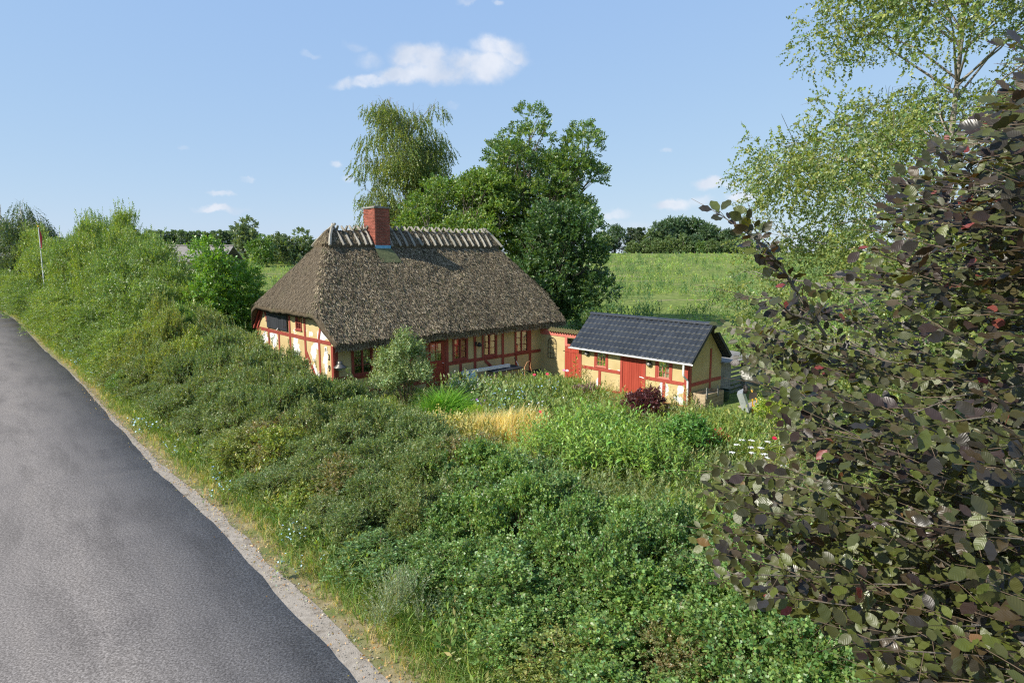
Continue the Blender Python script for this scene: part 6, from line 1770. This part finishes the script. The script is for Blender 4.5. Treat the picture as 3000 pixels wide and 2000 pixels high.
for i, (u, v, c, lb) in enumerate([(1565, 1098, (.62, .06, .09), 'single red poppy before the dark gap under the cottage'), (1603, 1096, (.62, .06, .09), 'red poppy standing just before the yard wall'), (1584, 1206, (.58, .05, .07), 'low red poppy in the middle of the garden weeds'), (1661, 1086, (.74, .66, .62), 'pale pink flower in front of the red gate'), (2268, 1284, (.35, .02, .05), 'dark red flower right of the white flower heads'), (1652, 1085, (.60, .20, .30), 'pink flower at the foot of the red gate')]):
    x, y = at_px(u, v, 1.05 if v < 1150 else .8); z = gz1(x, y); hh_ = (1.05 if v < 1150 else .8) - z
    t = thing('poppy', lb, 'flower', (x, y, z)); q = MB(); q.tube([(0, 0, 0), (.02, .02, hh_ * .5), (0, 0, hh_)], .006, 4); q.build('stem', M['twig'], t)
    V, T, C = scatter([disc_tpl(5, r=.085, pet=7, cone=.5)], np.array([[0, 0, hh_ - .02], [0, 0, hh_ + .01]]), np.array([[0, -.5, 1.], [.1, -.4, 1.]]), np.array([[1., 0, 0], [0, 1., 0]]), np.array([1., .75]), [c], 2700 + i, lvar=.1, hue=0)
    link('petals', mesh_arrays('petals', V, T, [M['petal']], col=C), t)
# climbers against the shed front and tall weeds at its corner
for i, (bq, h) in enumerate([(6.35, 1.75), (5.6, 1.3), (3.95, .95), (4.3, .8), (1.75, 1.35), (.75, 1.05), (-.15, 1.1), (-.35, .9)]):
    x, y = w2(SA - .28, SB + bq)
    clump('tall_weed', 'thin tall weed growing up against the shed front', 'weed', x, y, TW_TALL, 5, .14, h, [(.13, .15, .04), (.19, .18, .06), (.26, .22, .08)], 2800 + i * 3, .9, group='tall weeds against the shed', mat='leaf', lean=.2)
# silvery wormwood on the verge side of the hedge
x, y = at_px(1165, 1790, .5)
lob = lobes_dome(g, 9, .55, .55, 1.0, (.25, .4), zb=.3); P_, D_, U2 = on_lobes(g, lob, 230, up=1.1, rnd=.25, inner=.2)
V, T, C = scatter([twig_tpl(1150 + i, n=14, L=.36, ll=.045, lw=.012, ang=40, stem=.003, whorl=True) for i in range(3)], P_, D_, U2, g.uniform(.8, 1.3, len(P_)), [(.15, .18, .11), (.19, .22, .14), (.12, .15, .08)], 2900, stemc=np.array([.2, .2, .14]))
plant('wormwood', 'silvery grey feathery plant at the road side foot of the hedge', 'plant', (x, y, 0), mesh_arrays('foliage', V, T, [M['leaf']], col=C))
# ------------------------------------------------------------------ copper beech close to the camera
g = np.random.default_rng(41)
TRUNK = np.array([4.7, 3.3])
def beech_leaf(seed):
    gg = np.random.default_rng(seed); st_ = [(.0, .0), (.16, .27), (.34, .44), (.52, .48), (.70, .40), (.86, .22), (1.0, .0)]
    V = []; U = []; cup = gg.uniform(.05, .30); bend = gg.uniform(-.25, .10); tw = gg.normal(0, .12)
    for i, (t, w_) in enumerate(st_):
        zc = bend * t * t * .5
        if i in (0, len(st_) - 1): V.append((0, t, zc)); U.append((0, t)); continue
        w2_ = w_ * .62; wav = .035 * (1 if i % 2 else -1)
        V += [(-w2_, t + .03, zc + cup * w2_ + wav + tw * t * .2), (0, t, zc), (w2_, t + .03, zc + cup * w2_ - wav - tw * t * .2)]
        U += [(-w_, t), (0, t), (w_, t)]
    T = [(0, 2, 1), (0, 3, 2)]; n = len(st_) - 2
    for i in range(n - 1):
        o = 1 + i * 3; T += [(o, o + 1, o + 4), (o, o + 4, o + 3), (o + 1, o + 2, o + 5), (o + 1, o + 5, o + 4)]
    o = 1 + (n - 1) * 3; e = len(V) - 1; T += [(o, o + 1, e), (o + 1, o + 2, e)]
    return np.array(V), np.array(T), np.array(U)
LEAF = [beech_leaf(3000 + i) for i in range(8)]
def simple_leaf(seed):
    v, t, u = beech_leaf(seed); k = [0, 4, 5, 6, 10, 11, 12, len(v) - 1]
    return v[k], np.array([(0, 2, 1), (0, 3, 2), (1, 2, 5), (1, 5, 4), (2, 3, 6), (2, 6, 5), (4, 5, 7), (5, 6, 7)]), u[k]
LEAF_S = [simple_leaf(3000 + i) for i in range(8)]
# branch ends: where the outer sprays of the crown reach (azimuth/height/distance from the survey)
EDGE_V = [230, 320, 400, 480, 560, 640, 700, 760, 830, 900, 950, 1000, 1060, 1130, 1200, 1270, 1340, 1370, 1400, 1480, 1560, 1640, 1720, 1760, 1810, 1900, 2050, 2300]
EDGE_U = [3020, 2930, 2800, 2700, 2640, 2600, 2570, 2520, 2480, 2330, 2120, 2140, 2180, 2230, 2270, 2330, 2330, 2130, 2080, 2090, 2060, 2090, 2140, 2280, 2440, 2540, 2600, 2640]
def px_world(u, v, d):
    p = R(7.85); x = (u - 1500) / 1850; yy = math.cos(p) + (1000 - v) / 1850 * math.sin(p); zz = -math.sin(p) + (1000 - v) / 1850 * math.cos(p)
    return np.array([x * d, yy * d, EYE + zz * d])
def to_px(P):
    p = R(7.85); x, y, z = P[:, 0], P[:, 1], P[:, 2] - EYE
    yc = y * math.cos(p) - z * math.sin(p); zc = y * math.sin(p) + z * math.cos(p)
    return 1500 + 1850 * x / yc, 1000 - 1850 * zc / yc, yc
ends = []
for v in np.arange(200, 2250, 44):
    ul = np.interp(v, EDGE_V, EDGE_U)
    for f in (0, .5, 1, 2, 3, 4):
        u = ul + 40 + (3150 - ul) * (f + g.uniform(-.2, .3)) / 5
        d = np.interp(u, [2050, 2500, 3100], [3.7, 3.1, 2.2]) * g.uniform(.88, 1.35) * (1.0 if v > 1100 else 1.12)
        if v > 1500: d *= .92
        if 560 < v < 1000 and u < 2800 and g.uniform() < .35: continue
        ends.append(px_world(u, v + g.uniform(-20, 20), d))
SPECIAL = [[(2420, 985, 3.3), (2330, 850, 3.25), (2240, 740, 3.2), (2210, 660, 3.2)], [(2330, 850, 3.25), (2240, 720, 3.25), (2125, 640, 3.3)], [(2390, 940, 3.3), (2260, 870, 3.2), (2160, 860, 3.15)]]
for k in range(34):          # the far sides of the crown, outside this view
    a_ = g.uniform(-2.2, 1.2); r_ = g.uniform(1.2, 2.6)
    e = np.array([TRUNK[0] + r_ * math.cos(a_), TRUNK[1] + r_ * math.sin(a_), g.uniform(2.6, 9.5)])
    if math.hypot(e[0], e[1]) > 2.6: ends.append(e)
BRM = MB(); SP, SD, SU, SL = [], [], [], []
def add_branch(pts, r0, spr=.13, start=.3, slen=(.26, .46)):
    pts = [np.array(p) for p in pts]; L_ = [0]
    for p, q in zip(pts[:-1], pts[1:]): L_.append(L_[-1] + np.linalg.norm(q - p))
    fine = []
    for i in range(len(pts) - 1):
        for t in (0, .5): fine.append(pts[i] + (pts[i + 1] - pts[i]) * t + (g.normal(0, .018, 3) if t else 0))
    pts = fine + [pts[-1]]; L_ = [0]
    for p, q in zip(pts[:-1], pts[1:]): L_.append(L_[-1] + np.linalg.norm(q - p))
    BRM.tube(pts, [r0 * (1 - .82 * l / L_[-1]) for l in L_], 5, cap=False)
    def at(s):
        k = np.searchsorted(L_, s, 'right') - 1; k = min(max(k, 0), len(pts) - 2); f = (s - L_[k]) / (L_[k + 1] - L_[k]); return pts[k] + (pts[k + 1] - pts[k]) * f, nrmz(pts[k + 1] - pts[k])
    s = L_[-1] * start; sgn = 1
    while s < L_[-1]:
        p, d = at(s); side = nrmz(np.cross(d, np.array([0, 0, 1.0])))
        SP.append(p); SD.append(d * .75 + side * sgn * .8 + g.normal(0, .2, 3)); SU.append(np.array([-.55, -.60, .85]) + g.normal(0, .38, 3)); SL.append(g.uniform(*slen) * (1 - .3 * s / L_[-1]))
        sgn *= -1; s += spr * g.uniform(.7, 1.3)
    p, d = at(L_[-1] * .999); SP.append(p); SD.append(d); SU.append(np.array([-.5, -.55, .9]) + g.normal(0, .3, 3)); SL.append(g.uniform(.2, .3))
for e in ends:
    h = np.linalg.norm(e[:2] - TRUNK); b = np.array([TRUNK[0], TRUNK[1], max(.8, e[2] - .35 * h - g.uniform(0, .5))])
    m_ = b + (e - b) * .55 + np.array([0, 0, .10 * h]) + g.normal(0, .05 * h, 3)
    add_branch([b, b + (m_ - b) * .5 + g.normal(0, .03, 3), m_, m_ + (e - m_) * .5 + g.normal(0, .04, 3) + np.array([0, 0, .03]), e], (.005 + .003 * h), start=.34, spr=.105)
for S_ in SPECIAL: add_branch([px_world(*q) for q in S_], .009, spr=.06, start=.05, slen=(.10, .22))
SP = np.array(SP); SD = nrmz(np.array(SD)); SU = np.array(SU); SL = np.array(SL)
X = nrmz(np.cross(SU, SD)); Y = np.cross(SD, X)
LP, LD, LN, LS = [], [], [], []
TWM = MB()
for i in range(len(SP)):
    n_ = max(4, int(SL[i] / .033)); sag = g.uniform(.0, .10); base = SP[i]
    if math.hypot(*SP[i][:2]) > 6.5: continue
    pts = [base + SD[i] * SL[i] * t - np.array([0, 0, sag * SL[i] * t * t]) for t in (0, .5, 1)]
    TWM.tube(pts, [.0020, .0016, .0009], 3, cap=False)
    for k in range(n_):
        t = .12 + .88 * (k + .4) / n_; s = 1 if k % 2 else -1; p = base + SD[i] * SL[i] * t - np.array([0, 0, sag * SL[i] * t * t])
        ag = g.normal(.95, .15) * (1 - .75 * (k == n_ - 1)); d = SD[i] * math.cos(ag) + X[i] * s * math.sin(ag) + Y[i] * g.normal(-.10, .22)
        nn = Y[i] + g.normal(0, .30, 3) + np.array([-.05, -.05, .15])
        LP.append(p + nrmz(d) * .010); LD.append(d); LN.append(nn + np.array([-.12, -.15, 0])); LS.append(g.uniform(.052, .090) * (1 - .25 * (k < 1)))
LP = np.array(LP); LD = nrmz(np.array(LD)); LN = np.array(LN); LS = np.array(LS)
u_, v_, yc = to_px(LP)
ul = np.interp(v_, EDGE_V, EDGE_U)
spec = (v_ < 960) & (u_ < 2480) & (u_ > 2085) & (v_ > 600) & (np.abs((u_ - 2210) * .72 - (v_ - 660) * .46) < 120)
ok = (yc < .3) | (u_ > ul - 25) | spec | (u_ < -200) | (v_ < 150)
ok &= ~((yc > .1) & (u_ < 2030) & (u_ > -300)); dist = np.linalg.norm(LP - np.array([0, 0, EYE]), axis=1); ok &= dist > 1.55
ok &= (((u_ > 1900) & (u_ < 3150) & (v_ > -150) & (v_ < 2150) & (yc > .5)) | (g.uniform(0, 1, len(LP)) < .25)) & (g.uniform(0, 1, len(LP)) < np.where(u_ > 2450, .62, .85))
LP, LD, LN, LS, u_, v_, yc, dist = LP[ok], LD[ok], LN[ok], LS[ok], u_[ok], v_[ok], yc[ok], dist[ok]
LX = nrmz(np.cross(LD, LN)); LZ = np.cross(LX, LD)
BPAL = np.array([(.030, .026, .018), (.046, .048, .018), (.040, .026, .020), (.060, .070, .018), (.088, .108, .022), (.050, .056, .018), (.058, .042, .020), (.036, .030, .022)])
inview = (u_ > 1900) & (u_ < 3000) & (v_ > 0) & (v_ < 2000) & (yc > .5)
order = np.argsort(-np.where(inview, LS / dist, 0)); solo = set(order[:300].tolist())
beech = thing('copper_beech', 'copper beech with large glossy dark purple and green leaves filling the right foreground', 'tree', (TRUNK[0], TRUNK[1], 0))
T0 = np.array([TRUNK[0], TRUNK[1], 0.0])
VV, TT, UU, CC, off = [], [], [], [], 0
lm = []
for k, (v, t, uv) in enumerate(LEAF):
    lm.append([mesh_arrays('leaf', v, t, [m_], uv=uv) for m_ in (leafmat('copper_leaf_%d' % 0, rough=.34, spec=.55, trans=.22, tcol=(2.4, 1.6, .6), veins=True, objvar=[(i / 8, tuple(BPAL[i])) for i in range(8)]),)] if k == 0 else [mesh_arrays('leaf', v, t, [lm[0][0].materials[0]], uv=uv)])
pick = g.integers(0, len(LEAF), len(LP))
green = np.clip((v_ - 1000) / 900, 0, 1) * .5
detail = (LS / dist > np.partition(LS / dist, -9000)[-9000]) & inview
for k, (v, t, uv) in list(enumerate(LEAF)) + list(enumerate(LEAF_S)):
    idx = np.array([i for i in np.nonzero((pick == k) & (detail == (len(v) > 9)))[0] if i not in solo])
    Rm = np.stack([LX[idx], LD[idx], LZ[idx]], 2)
    W_ = np.einsum('nij,vj->nvi', Rm, v) * LS[idx][:, None, None] + (LP[idx] - T0)[:, None, :]
    VV.append(W_.reshape(-1, 3)); TT.append((t[None] + (np.arange(len(idx)) * len(v))[:, None, None]).reshape(-1, 3) + off); off += len(idx) * len(v)
    UU.append(np.tile(uv, (len(idx), 1)))
    c = BPAL[g.integers(0, 8, len(idx))] * g.uniform(.75, 1.3, (len(idx), 1)); c = np.where((g.uniform(0, 1, len(idx)) < .015)[:, None], np.array([.20, .045, .04]), c)
    low = np.clip((6.1 - LP[idx][:, 2]) / 1.5 * .7 + (LP[idx][:, 0] - 1.5) * .35, 0, 1)[:, None] * (g.uniform(0, 1, (len(idx), 1)) < .72)
    c = c * (1 - low) + low * np.array([.105, .128, .024]) * g.uniform(.7, 1.25, (len(idx), 1))
    CC.append(np.repeat(c, len(v), 0))
link('foliage', mesh_arrays('foliage', np.concatenate(VV), np.concatenate(TT), [M['beech']], col=np.concatenate(CC), uv=np.concatenate(UU)), beech, kind='stuff')
for i in sorted(solo):
    o = link('leaf', lm[pick[i]][0], beech)
    m4 = np.eye(4); m4[:3, 0] = LX[i] * LS[i]; m4[:3, 1] = LD[i] * LS[i]; m4[:3, 2] = LZ[i] * LS[i]; m4[:3, 3] = LP[i] - T0
    o.matrix_local = Matrix(m4.tolist())
BRM.v = [(p[0] - T0[0], p[1] - T0[1], p[2]) for p in BRM.v]; BRM.build('branches', M['bark'], beech, smooth=True)
TWM.v = [(p[0] - T0[0], p[1] - T0[1], p[2]) for p in TWM.v]; tw_o = TWM.build('twigs', M['twig'], beech); tw_o['kind'] = 'stuff'
mb = MB(); mb.tube([(0, 0, -.3), (.02, .02, 1.2), (-.03, .02, 4), (.03, 0, 7), (0, 0, 10)], [.2, .15, .12, .08, .02], 10); mb.build('trunk', M['bark'], beech, smooth=True)
